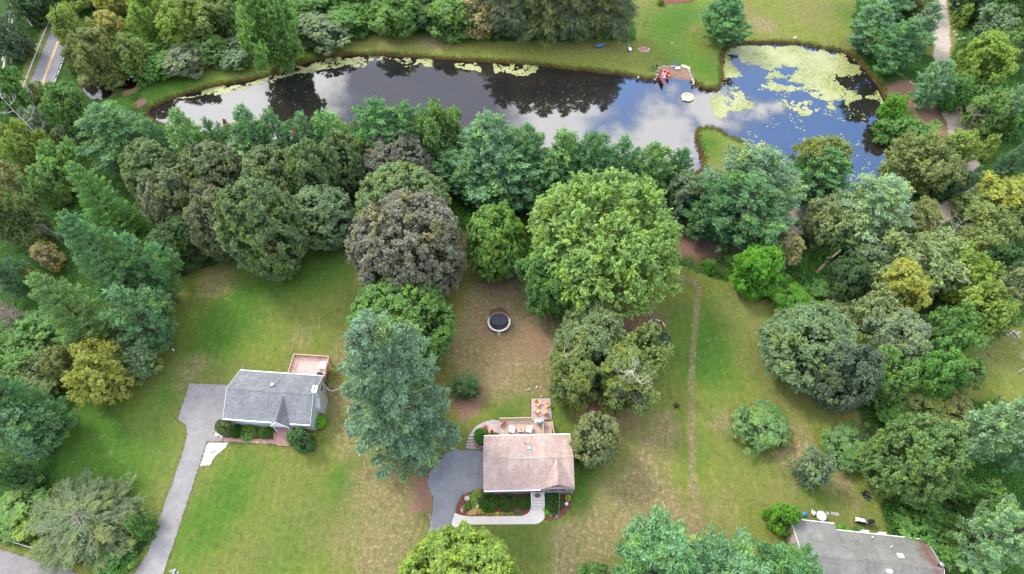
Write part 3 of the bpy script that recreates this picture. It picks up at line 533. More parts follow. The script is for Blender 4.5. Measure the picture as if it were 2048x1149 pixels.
T_ = [
# ---- pines along the pond's near shore
('pine','pine',237,208,165,-15,'pine_tree','broad blue green pine at the left tip of the pond',GP),
('pine','pine',322,236,73,-12,'pine_tree','narrow pine against the white reflection at the left end of the pond',GP),
('pine','lpine',388,218,108,-16,'pine_tree','pine with a lone spiky leader at the left end of the pond',GP),
('pine','pine',437,236,70,-12,'pine_tree','small pine beside the little red shrub at the pond',GP),
('pine','pine',512,212,99,-16,'pine_tree','pine below the dark tree reflection, left one of the close pair',GP),
('pine','pine',562,218,82,-15,'pine_tree','pine just left of the tall red shrub',GP),
('pine','pine',622,224,73,-14,'pine_tree','pine just right of the tall red shrub',GP),
('pine','lpine',668,220,84,-14,'pine_tree','feathery light pine between the red shrub and the mauve grey maple',GP),
('leafy','olive',466,252,54,-9,'broadleaf_tree','small yellow green tree in front of the pond pines beside bare pale ground',GP),
('pine','ppine',500,268,108,-10,'pine_tree','pale thin pine with pink gravel showing through it',GP),
('leafy','red',594,248,17,-6,'red_shrub','tall slim red shrub by the pond edge',None),
('leafy','red',449,238,9,-4,'red_shrub','tiny red leaved shrub among pines left of the taller red one',None),
('pine','pine',768,198,118,-17,'pine_tree','tall pointed pine left of centre at the water, behind the mauve grey maple',GP),
('pine','pine',820,206,99,-16,'pine_tree','deep green pine directly behind the mauve grey maple',GP),
('leafy','mid',880,206,100,-14,'broadleaf_tree','light green leafy tree overhanging the middle of the pond',GP),
('leafy','olive',726,240,60,-9,'broadleaf_tree','low yellow green tree between pond and round maples',GP),
('pine','pine',905,300,82,-9,'pine_tree','short dark pine left of the large pine clump in the middle',GP),
('pine','bpine',978,228,141,-19,'pine_tree','tallest blue green pine at the middle of the pond shore',GP),
('pine','pine',1052,250,103,-17,'pine_tree','pine at the foot of the white cloud reflection',GP),
('pine','bpine',1012,285,153,-14,'pine_tree','wide pine in front of the tallest middle pine',GP),
('pine','pine',950,300,106,-12,'pine_tree','dark lower pine over the pink path gap',GP),
('pine','lpine',1122,260,87,-16,'pine_tree','soft green pine left of the forked pine tops',GP),
('pine','pine',1178,264,101,-16,'pine_tree','pine with a blunt double top near the blue water',GP),
('pine','pine',1237,273,77,-15,'pine_tree','slim pine against the blue water, left of the grass spit',GP),
('pine','lpine',1296,286,99,-15,'pine_tree','rounded pine just left of the grass spit',GP),
('pine','pine',1100,300,129,-13,'pine_tree','dense pine behind the top left of the bright green tree',GP),
('pine','dpine',1210,310,129,-12,'pine_tree','dark pine hidden behind the top of the bright green tree',GP),
('pine','pine',1352,294,64,-14,'pine_tree','narrow pine touching the tip of the grass spit',GP),
('leafy','ggreen',1368,345,84,-12,'broadleaf_tree','grey green tree right of the bright green tree top',GP),
('pine','bpine',1497,294,176,-18,'pine_tree','large spreading pine covering the grass spit',GP),
('pine','pine',1482,348,168,-17,'pine_tree','large green pine in front, left of the pink gravel gap',GP),
('pine','dpine',1420,370,118,-12,'pine_tree','dark pine with bare reddish ground beneath it',GP),
('leafy','olive',1636,272,118,-13,'broadleaf_tree','yellow olive tree against the blue water right of the spit',GP),
('pine','pine',1636,298,122,-14,'pine_tree','blue green pine just in front of the yellow olive tree',GP),
('pine','ppine',1742,350,177,-15,'pine_tree','pale silvery pine at the lower right end of the pond',GP),
('pine','ppine',1708,384,100,-11,'pine_tree','pale pine leaning left of the silvery pine',GP),
# ---- bronze maples
('dense','bronze',305,282,128,-12,'maple_tree','bronze green maple at the back left of the row',GM),
('dense','bronze',425,286,128,-12,'maple_tree','bronze green maple second from left at the back of the row',GM),
('dense','bronze',545,292,120,-12,'maple_tree','olive maple in the middle of the back row, under the pale gravel gap',GM),
('dense','gbronze',338,340,120,-13,'maple_tree','brownish maple at the left front beside the tall pines',GM),
('dense','gbronze',425,372,90,-12,'maple_tree','greyish maple squeezed between brown and green crowns',GM),
('dense','bronze',622,285,100,-15,'maple_tree','tall bronze maple left of the purple grey giant',GM),
('dense','bronze',690,264,92,-16,'maple_tree','olive gold maple rising beside the mauve grey maple',GM),
('dense','crimson',797,258,138,-12,'maple_tree','mauve grey round maple just below the pond',None),
('dense','bronze',808,330,176,-15,'maple_tree','olive grey maple behind the top of the purple grey giant',None),
('dense','gbronze',432,395,112,170,'maple_tree','grey green maple at the left corner of the lawn',GM),
('dense','mg',524,362,168,200,'maple_tree','big soft green maple at the back edge of the left lawn',GM),
('dense','ggreen',640,375,130,122,'maple_tree','dark grey green maple between the green one and the purple giant',GM),
('leafy','dark',355,440,110,-9,'broadleaf_tree','shadowy dark tree low between tall pines and the maples',GM),
('dense','crimson',815,385,218,222,'maple_tree','huge purple grey maple with a dense rounded crown',None),
# ---- middle garden trees
('leafy','green',880,440,80,150,'broadleaf_tree','dark green tree tucked against the right side of the purple giant',None),
('dense','fresh',994,410,114,166,'broadleaf_tree','egg shaped green tree standing alone above the trampoline',None),
('plumed','bright',1204,352,288,270,'broadleaf_tree','huge bright lime green tree with feathery sprays',None),
('leafy','green',1100,500,115,160,'broadleaf_tree','darker green tree under the left side of the huge bright tree',None),
('dense','green',800,556,198,-13,'broadleaf_tree','wide green tree between the purple giant and the blue spruce',None),
('fir','spruce',803,628,232,336,'spruce_tree','tall blue green spruce between the two houses',None),
('spruce','dark',932,745,60,58,'shrub','small dark ragged evergreen right of the blue spruce',None),
('leafy','bronze',1182,612,136,-11,'broadleaf_tree','olive green tree, topmost of the clump beside the patio',None),
('leafy','olive',1146,705,98,108,'broadleaf_tree','olive tree with grey twigs nearest to the patio chairs',None),
('leafy','olive',1284,658,92,120,'broadleaf_tree','olive crown in front of the stone ring',None),
('leafy','olive',1250,700,120,125,'broadleaf_tree','olive tree around the bare white snag',None),
('leafy','dgg',1318,666,46,76,'broadleaf_tree','narrow dark green tree right beside the stone ring',None),
('leafy','dark',1215,690,80,-6,'broadleaf_tree','low dark tree hidden in the gap of the patio clump',None),
('dense','palo',1190,828,92,118,'broadleaf_tree','round dusty olive tree at the right side of the tan roofed house',None),
('dense','lime',922,1058,235,-13,'broadleaf_tree','bright yellow green tree at the bottom edge of the picture',None),
('pine','bpine',1312,1036,200,-22,'pine_tree','blue green pine at the bottom, left part of the clump by the dry lawn',None),
('pine','bpine',1432,1072,190,-19,'pine_tree','blue green pine at the bottom, middle of the clump',None),
('pine','pine',1555,1078,160,-15,'pine_tree','green pine hiding the corner of the grey roofed house',None),
('leafy','green',1185,1125,60,-5,'shrub','dark green bush at the bottom below the tan roofed house',None),
# ---- right side of the field
('leafy','shrub',1516,808,98,86,'shrub','round pale leaved shrub alone on the right field, the upper of two',None),
('leafy','green',1540,803,50,30,'shrub','low dark green shrub tucked behind the round pale one',None),
('leafy','ggreen',1624,903,74,96,'shrub','upright grey green shrub alone on the right field, the lower of two',None),
('dense','rhod',1620,612,192,172,'shrub','very large round grey green bush at the edge of the right field',None),
('dense','dgg',1692,690,140,150,'shrub','dark grey green bush just below the very large round one',None),
('leafy','shrub',1704,850,98,72,'shrub','grey green bush between the dark bush and the big round tree',None),
('dense','og',1838,838,205,225,'broadleaf_tree','big round olive green tree above the grey roofed house',None),
('leafy','dgg',1750,935,34,44,'shrub','small dark shrub at the left foot of the big round olive tree',None),
('leafy','vivid',1572,1005,62,60,'shrub','fresh green shrub at the left corner of the grey roofed house',None),
('leafy','vivid',1590,1062,34,30,'shrub','low fresh green bush against the pink gable wall',None),
('leafy','green',1865,1005,130,80,'shrub','wild green thicket below the big round olive tree',None),
('leafy','lime',1872,1085,24,34,'shrub','small lime shrub at the right end of the grey roofed house',None),
('leafy','dark',1935,1060,80,70,'shrub','dark shrub right of the rust stained roof end',None),
('leafy','green',1728,1054,34,22,'shrub','low green shrub behind the grey roof beside the white chair',None),
('leafy','vivid',1690,1050,36,18,'shrub','fresh green weeds clump behind the grey roof by the roof step',None),
('pine','ppine',1985,800,175,255,'pine_tree','great pale blue pine at the right edge',GR),
('pine','ppine',2000,1005,215,-20,'pine_tree','pale blue pine in the lower right corner',GR),
('pine','bpine',2050,860,120,-20,'pine_tree','blue pine cut by the right edge beside the pale great one',GR),
('leafy','dark',1905,960,80,-7,'broadleaf_tree','dark tree wedged between the olive tree and the pale great pine',GR),
('leafy','green',1945,965,110,-8,'broadleaf_tree','green tree between the big round olive tree and the lower right pine',GR),
('leafy','mid',1905,1030,80,-6,'shrub','bright thicket right of the wild green thicket above the grey roof',GR),
('leafy','olive',1900,785,90,70,'broadleaf_tree','small olive tree above the pale great pine',GR),
('leafy','green',1800,800,80,60,'broadleaf_tree','dark green bush above the big round olive tree',GR),
# ---- right woods
('leafy','vivid',1514,490,96,110,'shrub','fresh green tall shrub at the top right corner of the field',GR),
('leafy','vivid',1577,556,82,68,'shrub','bright green bush with yellow tips below the fresh tall shrub',GR),
('leafy','vivid',1418,518,26,26,'shrub','small bright green bush by the field path end',GR),
('leafy','green',1462,505,40,30,'shrub','low green brush under the dark pine',GR),
('loose','palo',1650,396,98,105,'broadleaf_tree','dusty olive tree with brown bare twigs right of the pink gravel gap',GR),
('loose','tan',1568,470,70,80,'broadleaf_tree','greyish tan sparse tree below the pink gravel gap',GR),
('leafy','green',1660,450,60,90,'broadleaf_tree','green tree at the foot of the dusty olive tree',GR),
('leafy','dark',1696,510,90,85,'broadleaf_tree','deep green round tree behind the standing broken trunk',GR),
('leafy','vivid',1620,600,70,50,'shrub','green ground thicket above the very large round bush',GR),
('leafy','green',1650,555,60,45,'shrub','green brush below the standing broken trunk',GR),
('loose','ggreen',1742,480,84,110,'broadleaf_tree','grey green sparse tree left of the yellow topped tree',GR),
('loose','palo',1835,455,185,-11,'broadleaf_tree','pale willow like tree above the yellow topped tree',GR),
('loose','palo',1900,490,90,90,'broadleaf_tree','pale olive tree right of the willow like one',GR),
('loose','olive',1832,400,95,80,'broadleaf_tree','olive brush just below the silvery pine',GR),
('leafy','gold',1797,528,118,120,'broadleaf_tree','tree with a golden yellow top in the right woods',GR),
('leafy','palo',1755,585,110,-9,'broadleaf_tree','pale yellow green lower limbs tree below the golden top',GR),
('loose','palo',1695,578,80,62,'broadleaf_tree','small pale tree above and right of the very large round bush',GR),
('leafy','ggreen',1790,625,130,-9,'broadleaf_tree','grey green tree under the golden topped tree',GR),
('leafy','vivid',1755,658,84,54,'shrub','bright green shrub right of the very large round bush',GR),
('leafy','mid',1766,706,108,96,'broadleaf_tree','fresh light green tree right of the dark grey bush',GR),
('leafy','ggreen',1848,640,66,100,'broadleaf_tree','silvery green tree below the willow like one',GR),
('leafy','lime',1935,505,120,110,'broadleaf_tree','yellow green tree at the upper part of the right woods edge',GR),
('leafy','lime',1955,570,120,110,'broadleaf_tree','yellow green tree above the small right lawn',GR),
('leafy','green',1900,620,120,110,'broadleaf_tree','deep green tree at the left of the small right lawn',GR),
('leafy','green',1872,690,120,110,'broadleaf_tree','green tree over the thicket left of the small right lawn',GR),
('leafy','mid',1930,715,80,90,'broadleaf_tree','green tree overhanging the small right lawn',GR),
('leafy','olive',1845,745,110,90,'broadleaf_tree','olive tree between the fresh green tree and the pale great pine',GR),
('loose','palo',2030,535,100,140,'broadleaf_tree','pale brownish tree at the right edge above the small lawn',GR),
('leafy','olive',1972,425,112,90,'broadleaf_tree','olive tree with yellow tips right of the path bend',GR),
('leafy','dolive',2030,420,84,120,'broadleaf_tree','dark olive tree at the right edge level with the path bend',GR),
('leafy','dark',2000,490,90,80,'broadleaf_tree','dark tree in the shade below the yellow tipped olive tree',GR),
('leafy','dark',1790,560,400,-5,'broadleaf_tree','',GR) if False else None,
('leafy','green',1990,600,90,80,'broadleaf_tree','green tree right of the yellow green pair in the right woods',GR),
# ---- dirt road trees, upper right
('pine','pine',1447,-8,104,108,'pine_tree','single round pine on the far lawn beside the pond inlet',GE),
('pine','bpine',1742,2,104,110,'pine_tree','blue green pine at the right corner of the far lawn',GE),
('pine','pine',1795,40,118,120,'pine_tree','green pine in front of the cluster at the pond corner',GE),
('pine','bpine',1842,4,84,100,'pine_tree','blue pine beside the dirt road, right one of the cluster',GE),
('pine','bpine',1770,-45,110,100,'pine_tree','blue pine at the top of the cluster, cut by the top edge',GE),
('leafy','olive',1830,-40,80,70,'broadleaf_tree','olive brown tree at the top edge left of the dirt road',GE),
('pine','bpine',1862,118,94,106,'pine_tree','round teal pine standing right in front of the dirt road',GE),
('leafy','green',1913,150,72,80,'broadleaf_tree','green tree leaning over the road beside the teal pine',GE),
('leafy','lime',1970,70,122,112,'broadleaf_tree','large yellow olive tree right of the dirt road',GE),
('leafy','mid',2030,55,90,120,'broadleaf_tree','green tree at the right edge beside the yellow olive one',GE),
('leafy','green',1935,75,50,60,'broadleaf_tree','small green tree between the dirt road and the yellow olive tree',GE),
('leafy','ggreen',1990,12,80,70,'broadleaf_tree','grey green tree right of the pale boulder pile',GE),
('leafy','lime',1928,10,40,70,'shrub','yellow green bush below the pale boulder pile',GE),
('leafy','dark',1945,-30,80,70,'broadleaf_tree','dark tree at the top edge right of the boulder pile',GE),
('leafy','green',2030,-30,100,90,'broadleaf_tree','green tree in the upper right corner',GE),
('leafy','mid',1975,185,86,105,'broadleaf_tree','fresh green tree right of the road bend',GE),
('pine','ppine',2022,160,76,110,'pine_tree','pale pine at the right edge above the dark pool',GE),
('leafy','green',1960,160,80,60,'broadleaf_tree','green tree under the yellow olive one',GE),
('leafy','olive',1850,268,142,122,'broadleaf_tree','big olive tree at the right end of the pond',GE),
('leafy','vivid',1790,188,56,56,'shrub','green shrub on the right bank of the pond',GE),
('leafy','green',1832,236,80,46,'shrub','dark green shrub above the big olive tree on the right bank',GE),
('leafy','green',1775,240,50,40,'shrub','low green shrub at the water on the right bank',GE),
('loose','lime',1922,255,76,70,'broadleaf_tree','thin yellow green tree over the gravel path',GE),
('leafy','lime',1978,270,50,60,'broadleaf_tree','small yellow green tree right of the gravel path',GE),
('pine','dpine',2020,285,86,90,'pine_tree','dark blue pine at the right edge below the pool',GE),
('pine','dpine',1934,332,54,78,'pine_tree','small dark pine beside the gravel path',GE),
('loose','gold',2010,345,110,80,'broadleaf_tree','orange brown tinted tree at the right edge',GE),
('leafy','olive',1960,385,90,60,'broadleaf_tree','low olive tree at the path junction',GE),
('leafy','green',2035,225,60,80,'broadleaf_tree','green tree cut by the right edge above the dark pine',GE),
('leafy','dark',1890,345,60,60,'broadleaf_tree','dark tree between the big olive tree and the small dark pine',GE),
# ---- far bank
('wispy','wisp',1005,-112,115,-21,'hemlock_tree','grey olive ragged conifer, left end of the tall row on the far bank',GN),
('wispy','wisp',1050,-115,110,-22,'hemlock_tree','grey olive conifer second from left in the tall row',GN),
('wispy','olive',1100,-125,120,-23,'hemlock_tree','greener conifer in the middle of the tall row on the far bank',GN),
('wispy','wisp',1150,-125,110,-23,'hemlock_tree','grey olive conifer right of the middle of the tall row',GN),
('wispy','olive',1195,-118,110,-22,'hemlock_tree','olive conifer above the blue object on the far bank',GN),
('wispy','wisp',1240,-105,95,-21,'hemlock_tree','grey olive conifer at the right end of the tall row by the lawn',GN),
('loose','tan',958,-10,74,85,'hemlock_tree','brown half dead conifer left of the tall row',GN),
('leafy','mid',902,-5,92,85,'broadleaf_tree','fresh green tree above the brown patch on the far bank',GT),
('leafy','mid',788,-12,92,90,'broadleaf_tree','light green tree behind the grass strip, above the pond middle',GT),
('loose','tan',846,-25,44,80,'broadleaf_tree','thin brownish tree between two green trees on the far bank',GT),
('leafy','dark',845,-10,80,70,'broadleaf_tree','dark green tree filling the gap above the grass strip',GT),
('leafy','green',700,5,95,70,'shrub','green brush above the grass strip left of the light green tree',GT),
('leafy','ggreen',643,22,110,58,'shrub','grey green willow bush beside the big tree on the grass strip',GT),
('leafy','green',620,-30,110,80,'broadleaf_tree','green tree at the top edge behind the grey green willow bush',GT),
('leafy','green',700,-45,90,80,'broadleaf_tree','green tree at the top edge above the green brush',GT),
('leafy','green',800,-60,100,60,'broadleaf_tree','dark tree at the top edge above the light green one',GT),
('leafy','green',910,-60,120,80,'broadleaf_tree','dark tree at the top edge left of the tall conifers',GT),
('leafy','mid',540,-18,122,158,'broadleaf_tree','big soft green tree leaning over the grass strip',GT),
('leafy','ggreen',466,78,78,46,'shrub','dark low bush at the grass strip left of the big soft tree',GT),
('loose','ggreen',370,88,86,66,'shrub','grey green bush with pale stems by the grass strip',GT),
('leafy','green',297,97,84,64,'shrub','green bush at the left end of the grass strip',GT),
('leafy','olive',420,-25,115,110,'broadleaf_tree','yellow olive tree in the upper left woods beside the big soft tree',GT),
('loose','lime',360,0,90,110,'broadleaf_tree','light tree with visible pale trunk in the upper left woods',GT),
('leafy','lime',302,-15,92,110,'broadleaf_tree','yellow green tree in the middle of the upper left woods',GT),
('leafy','gold',212,22,66,60,'broadleaf_tree','golden yellow tree near the road in the upper left',GT),
('loose','gold',228,-35,74,70,'broadleaf_tree','orange brown sparse tree at the top edge in the upper left',GT),
('leafy','olive',196,60,104,110,'broadleaf_tree','olive tree between the road and the upper left woods',GT),
('leafy','olive',215,112,94,66,'broadleaf_tree','dark olive tree above the blue creek',GT),
('loose','olive',262,70,80,90,'broadleaf_tree','olive tree with pale leaning stems above the creek',GT),
('leafy','lime',140,10,78,86,'broadleaf_tree','bright yellow green tree overhanging the road',GT),
('leafy','olive',143,98,44,80,'shrub','brushy olive shrub along the right guardrail',GT),
('leafy','green',470,-50,100,70,'broadleaf_tree','green tree at the top edge left of the big soft tree',GT),
('leafy','lime',150,-50,90,70,'broadleaf_tree','yellow green tree in the top left over the road end',GT),
('leafy','green',330,80,70,50,'broadleaf_tree','green tree between the two bank bushes',GT),
('leafy','green',420,65,80,60,'broadleaf_tree','green tree behind the dark low bush',GT),
# ---- left woods
('leafy','green',145,168,106,112,'broadleaf_tree','dense deep green tree beside the creek left of the pond',GW),
('loose','olive',80,165,54,70,'broadleaf_tree','thin yellow olive tree covering the lower end of the road',GW),
('leafy','green',18,142,100,110,'broadleaf_tree','green tree at the left edge beside the road',GW),
('loose','ggreen',66,215,70,70,'broadleaf_tree','grey green tree below the road end',GW),
('leafy','lime',42,240,116,105,'broadleaf_tree','yellowish tree at the left edge below the road',GW),
('leafy','ggreen',128,255,48,44,'shrub','small grey green bush beside the pale dead stem',GW),
('leafy','mid',128,285,100,110,'broadleaf_tree','light green birch like tree left of the leftmost bronze maples',GW),
('leafy','mid',92,330,92,100,'broadleaf_tree','green tree with an orange edge in the left woods',GW),
('loose','tan',16,320,76,84,'broadleaf_tree','brownish thin tree at the left edge',GW),
('leafy','dolive',30,385,130,130,'broadleaf_tree','dark olive tree at the left edge of the woods',GW),
('loose','gold',82,476,44,40,'shrub','yellow bush beside the tan willow bush',GW),
('loose','tan',96,486,62,66,'shrub','tan willow bush with pale stems in the left woods',GW),
('pine','dpine',22,510,100,90,'pine_tree','dark pine at the left edge above the bare tangle',GW),
('leafy','olive',75,535,60,50,'shrub','olive brush right of the bare tangle',GW),
('fir','lpine',212,325,150,-22,'pine_tree','tall green pine at the back corner of the left lawn',GW),
('fir','pine',228,425,215,-26,'pine_tree','great dark green pine overhanging the left lawn, upper of three',GW),
('pine','pine',305,468,135,-18,'pine_tree','lower dark pine limbs tree reaching toward the left lawn corner',GW),
('fir','lpine',168,550,205,-24,'pine_tree','great light green pine overhanging the left lawn, lower of three',GW),
('pine','pine',290,575,150,-17,'pine_tree','dark pine in the shade right of the great light green pine',GW),
('leafy','green',40,640,140,110,'broadleaf_tree','deep green tree at the left edge below the bare tangle',GW),
('leafy','dolive',80,700,120,90,'broadleaf_tree','dark tree left of the golden tree in the left woods',GW),
('leafy','olive',125,690,90,90,'broadleaf_tree','olive tree touching the golden tree on its left',GW),
('loose','gold',200,690,135,128,'broadleaf_tree','golden yellow tree at the edge of the left lawn',GW),
('leafy','ggreen',265,678,92,100,'broadleaf_tree','grey green tree right of the golden tree',GW),
('fir','pine',42,738,210,222,'pine_tree','great blue green pine at the left edge beside the green clearing',GW),
('pine','bpine',28,800,170,-20,'pine_tree','blue green pine at the left edge just below the great one',GW),
('wispy','wisp',172,940,220,178,'willow_tree','grey olive bush like tree with bare pale twigs by the lower left road',None),
('leafy','mid',45,972,110,76,'shrub','green thicket between guardrail and great pine',GW),
('leafy','lime',66,1018,80,48,'shrub','yellow green thicket behind the guardrail end',GW),
('leafy','green',275,1025,60,90,'shrub','green weedy bush along the left driveway',GW),
('leafy','green',225,1075,80,50,'shrub','low green bush under the grey twiggy tree',GW),
('leafy','dark',30,925,80,60,'shrub','dark bush below the great blue green pine',GW),
('leafy','dgg',20,30,90,90,'broadleaf_tree','dark grey tree behind the fallen trunks in the top left corner',GT),
('leafy','dark',65,-30,90,80,'broadleaf_tree','dark tree at the top edge left of the road',GT),
]
for r_ in T_:
    if not r_: continue
    kd, cl, cx, yt, wp, h, nm_, lb, gp = r_
    cat = 'shrub' if nm_ == 'shrub' or nm_ == 'red_shrub' else 'tree'
    tree(kd, K[cl], cx, yt, wp, h, nm_, lb, cat, gp)
# ---------------------------------------------------------------- building materials
def shingles(name, c1, c2, mortar, along='x'):
    g = G(name); mp_ = g.n('ShaderNodeMapping'); g.l(g.co.outputs['Object'], mp_.inputs[0])
    br = g.n('ShaderNodeTexBrick'); br.inputs['Scale'].default_value = 1; br.inputs['Brick Width'].default_value = .34; br.inputs['Row Height'].default_value = .17; br.inputs['Mortar Size'].default_value = .014
    br.inputs['Color1'].default_value = (*c1, 1); br.inputs['Color2'].default_value = (*c2, 1); br.inputs['Mortar'].default_value = (*mortar, 1); br.offset = .5; br.inputs['Bias'].default_value = 0
    g.l(mp_.outputs[0], br.inputs[0]); n1 = g.noise(1.1, 6, .7); n2 = g.noise(14, 4, .7); n3 = g.noise(.35, 4, .6)
    c = g.mix(1.0, br.outputs[0], g.ramp(n2, [(.25, .68), (.75, 1.3)]), 'MULTIPLY'); c = g.mix(1.0, c, g.ramp(n1, [(.3, .86), (.7, 1.12)]), 'MULTIPLY'); c = g.mix(1.0, c, g.ramp(n3, [(.35, .84), (.65, 1.08)]), 'MULTIPLY'); mp2 = g.n('ShaderNodeMapping'); mp2.inputs['Scale'].default_value = (2.2, .28, .28); g.l(g.co.outputs['Object'], mp2.inputs[0]); c = g.mix(1.0, c, g.ramp(g.noise(1.0, 5, .65, vec=mp2.outputs[0]), [(.36, .88), (.6, 1.04)]), 'MULTIPLY')
    g.bump(n2, .4, .02); return g.fin(c, .92, .15)
def siding(name, c, row=.12):
    g = G(name); wv = g.n('ShaderNodeTexWave', wave_type='BANDS', bands_direction='Z', wave_profile='SAW'); wv.inputs['Scale'].default_value = .1591 / row * 3.1416 / 3.1416 * 3.14; g.l(g.co.outputs['Object'], wv.inputs[0])
    k = g.ramp(wv.outputs[0], [(0, .62), (.18, 1.0), (1, .93)]); n1 = g.noise(2, 4)
    cc_ = g.mix(1.0, c, k, 'MULTIPLY'); cc_ = g.mix(1.0, cc_, g.ramp(n1, [(.3, .9), (.7, 1.06)]), 'MULTIPLY'); return g.fin(cc_, .6, .3)
SH_TAN = shingles('tan_shingles', (.52, .395, .345), (.43, .32, .275), (.34, .245, .205))
SH_GREY = shingles('grey_shingles', (.275, .28, .285), (.205, .21, .215), (.14, .14, .145))
SH_OLD = shingles('weathered_shingles', (.245, .240, .210), (.205, .20, .18), (.16, .16, .145))
SD_WHITE = siding('white_siding', (.72, .74, .78)); SD_TAUPE = siding('taupe_siding', (.38, .32, .34)); SD_PINK = siding('beige_siding', (.58, .44, .38), .2)
WHITE = plain('white_paint', (.80, .80, .82), .45, .05); DARKG = plain('dark_glass', (.02, .025, .035), .08, .1, 3, .6); GREYM = plain('grey_metal', (.42, .43, .46), .4, .1, 3, .5, .6)
BLACK = plain('black_plastic', (.02, .02, .022), .5, .2); CONC = plain('concrete', (.62, .575, .53), .9, .05, 1.2, .2); BRICKP = None
def pavers(name, c1, c2, m, wd=.22, rh=.11, rough=.9):
    g = G(name); br = g.n('ShaderNodeTexBrick'); br.inputs['Scale'].default_value = 1; br.inputs['Brick Width'].default_value = wd; br.inputs['Row Height'].default_value = rh; br.inputs['Mortar Size'].default_value = .008
    br.inputs['Color1'].default_value = (*c1, 1); br.inputs['Color2'].default_value = (*c2, 1); br.inputs['Mortar'].default_value = (*m, 1); g.l(g.co.outputs['Object'], br.inputs[0])
    n1 = g.noise(1.6, 5, .65); c = g.mix(1.0, br.outputs[0], g.ramp(n1, [(.3, .8), (.7, 1.15)]), 'MULTIPLY'); g.bump(br.outputs[1], .2, .01); return g.fin(c, rough, .2)
BRICKW = pavers('brick_walk', (.50, .30, .26), (.40, .22, .19), (.32, .24, .2)); PATIO = pavers('patio_pavers', (.50, .38, .34), (.44, .33, .30), (.34, .27, .24), .4, .2)
DECKT = pavers('deck_boards_tan', (.50, .36, .29), (.45, .32, .26), (.28, .19, .15), 4.0, .14); DECKP = pavers('deck_boards_pink', (.58, .40, .35), (.54, .37, .32), (.40, .27, .23), 5.0, .14)
FLAG = pavers('flagstone', (.46, .40, .38), (.36, .31, .30), (.22, .18, .16), .9, .6)
RAILW = plain('stained_rail', (.50, .31, .25), .7, .15, 4); RAILT = plain('tan_rail', (.50, .38, .29), .7, .15, 4); REDBR = plain('red_block', (.34, .15, .12), .9, .3, 5)
def asphalt(name, c, cracks=True):
    g = G(name); n1 = g.noise(.35, 5, .6); n2 = g.noise(9, 5, .8); n3 = g.noise(1.6, 6, .7, dist=.4)
    cc_ = g.mix(1.0, g.mix(g.ramp(n1, [(.35, 0), (.65, 1)]), tuple(x * .88 for x in c), tuple(x * 1.1 for x in c)), g.ramp(n2, [(.25, .8), (.75, 1.2)]), 'MULTIPLY')
    cc_ = g.mix(1.0, cc_, g.ramp(n3, [(.3, .82), (.7, 1.08)]), 'MULTIPLY'); vo = g.n('ShaderNodeTexVoronoi', feature='DISTANCE_TO_EDGE'); vo.inputs['Scale'].default_value = .33; nn = g.n('ShaderNodeTexNoise'); nn.inputs['Scale'].default_value = 1.2; ad = g.n('ShaderNodeVectorMath', operation='ADD'); g.l(g.co.outputs['Object'], ad.inputs[0]); g.l(nn.outputs['Color'], ad.inputs[1]); g.l(ad.outputs[0], vo.inputs[0]); cc_ = g.mix(1.0, cc_, g.ramp(vo.outputs[0], [(.0, .84), (.010, 1)]), 'MULTIPLY'); g.bump(n2, .3, .01); return g.fin(cc_, .9, .2)
ASPH_L = asphalt('old_driveway_asphalt', (.262, .246, .236)); ASPH_R = asphalt('dark_driveway_asphalt', (.235, .235, .25)); ASPH_ROAD = asphalt('road_asphalt', (.20, .195, .205)); ASPH_RD2 = asphalt('street_asphalt', (.215, .195, .19))
def gm(name, c1, c2, s=3, s2=12):
    g = G(name); n1 = g.noise(s, 5, .7); n2 = g.noise(s2, 5, .8); cc_ = g.mix(g.ramp(n1, [(.35, 0), (.65, 1)]), c1, c2); cc_ = g.mix(1.0, cc_, g.ramp(n2, [(.25, .7), (.75, 1.3)]), 'MULTIPLY'); g.bump(n2, .6, .03); return g.fin(cc_, .95, .1)
MULCH = gm('bark_mulch', (.13, .045, .035), (.22, .085, .065)); GRAVEL = gm('white_gravel', (.46, .415, .38), (.60, .55, .51), 4, 16); ROCK = gm('pale_rock', (.42, .33, .29), (.62, .52, .47), 1.2, 6); ROCKG = gm('grey_rock', (.33, .30, .28), (.52, .48, .45), 1.2, 6)
SAND = gm('beach_sand', (.30, .18, .13), (.40, .26, .19), 1.5, 14)
# ---------------------------------------------------------------- drives, walks, beds
Z1 = .045
def slab(name, px, z0, z1, mat, kind='structure', label=None, cat=None, n=0):
    poly = W(px) if not n else smooth_poly(W(px), n)
    o = MB().prism(poly, z0, z1).build(name, mat)
    if kind: tag(o, kind=kind)
    else: tag(o, label, cat)
    return o
slab('driveway', [(268,1149),(282,1126),(296,1104),(310,1062),(337.6,985.7),(362,916),(369,892),(374,871),(374,860),(371,850),(355,840),(379.4,767),(470,770.6),(450,850),(431,860),(426,872),(445.6,874),(445.6,883),(414,885),(398.5,933.5),(362,1045),(327,1149),(318,1180),(250,1180)], -.2, Z1, ASPH_L)
slab('driveway', [(854,1180),(855.8,1086),(859,1050),(864.5,1027),(866,996),(862,985),(854.7,972),(855.8,951),(862,940),(875,928),(890,908),(906,900),(975,901),(975,979),(960,981),(945,984),(923.6,992.6),(914,1008),(909.7,1027.5),(901.7,1057.7),(897,1075),(892,1090),(886,1110),(884,1180)], -.2, Z1, ASPH_R)
slab('street', [(-120,1066),(0,1098),(60,1117),(120,1136),(180,1154),(290,1190),(420,1240),(400,1330),(-160,1330)], -.2, Z1, ASPH_RD2)
slab('road', [(20,260),(46,200),(66,150),(84,106),(98,70),(118,20),(140,-40),(185,-40),(160,30),(136,84),(133,104),(120,142),(104,182),(92,215),(75,262)], -.3, Z1, ASPH_ROAD)
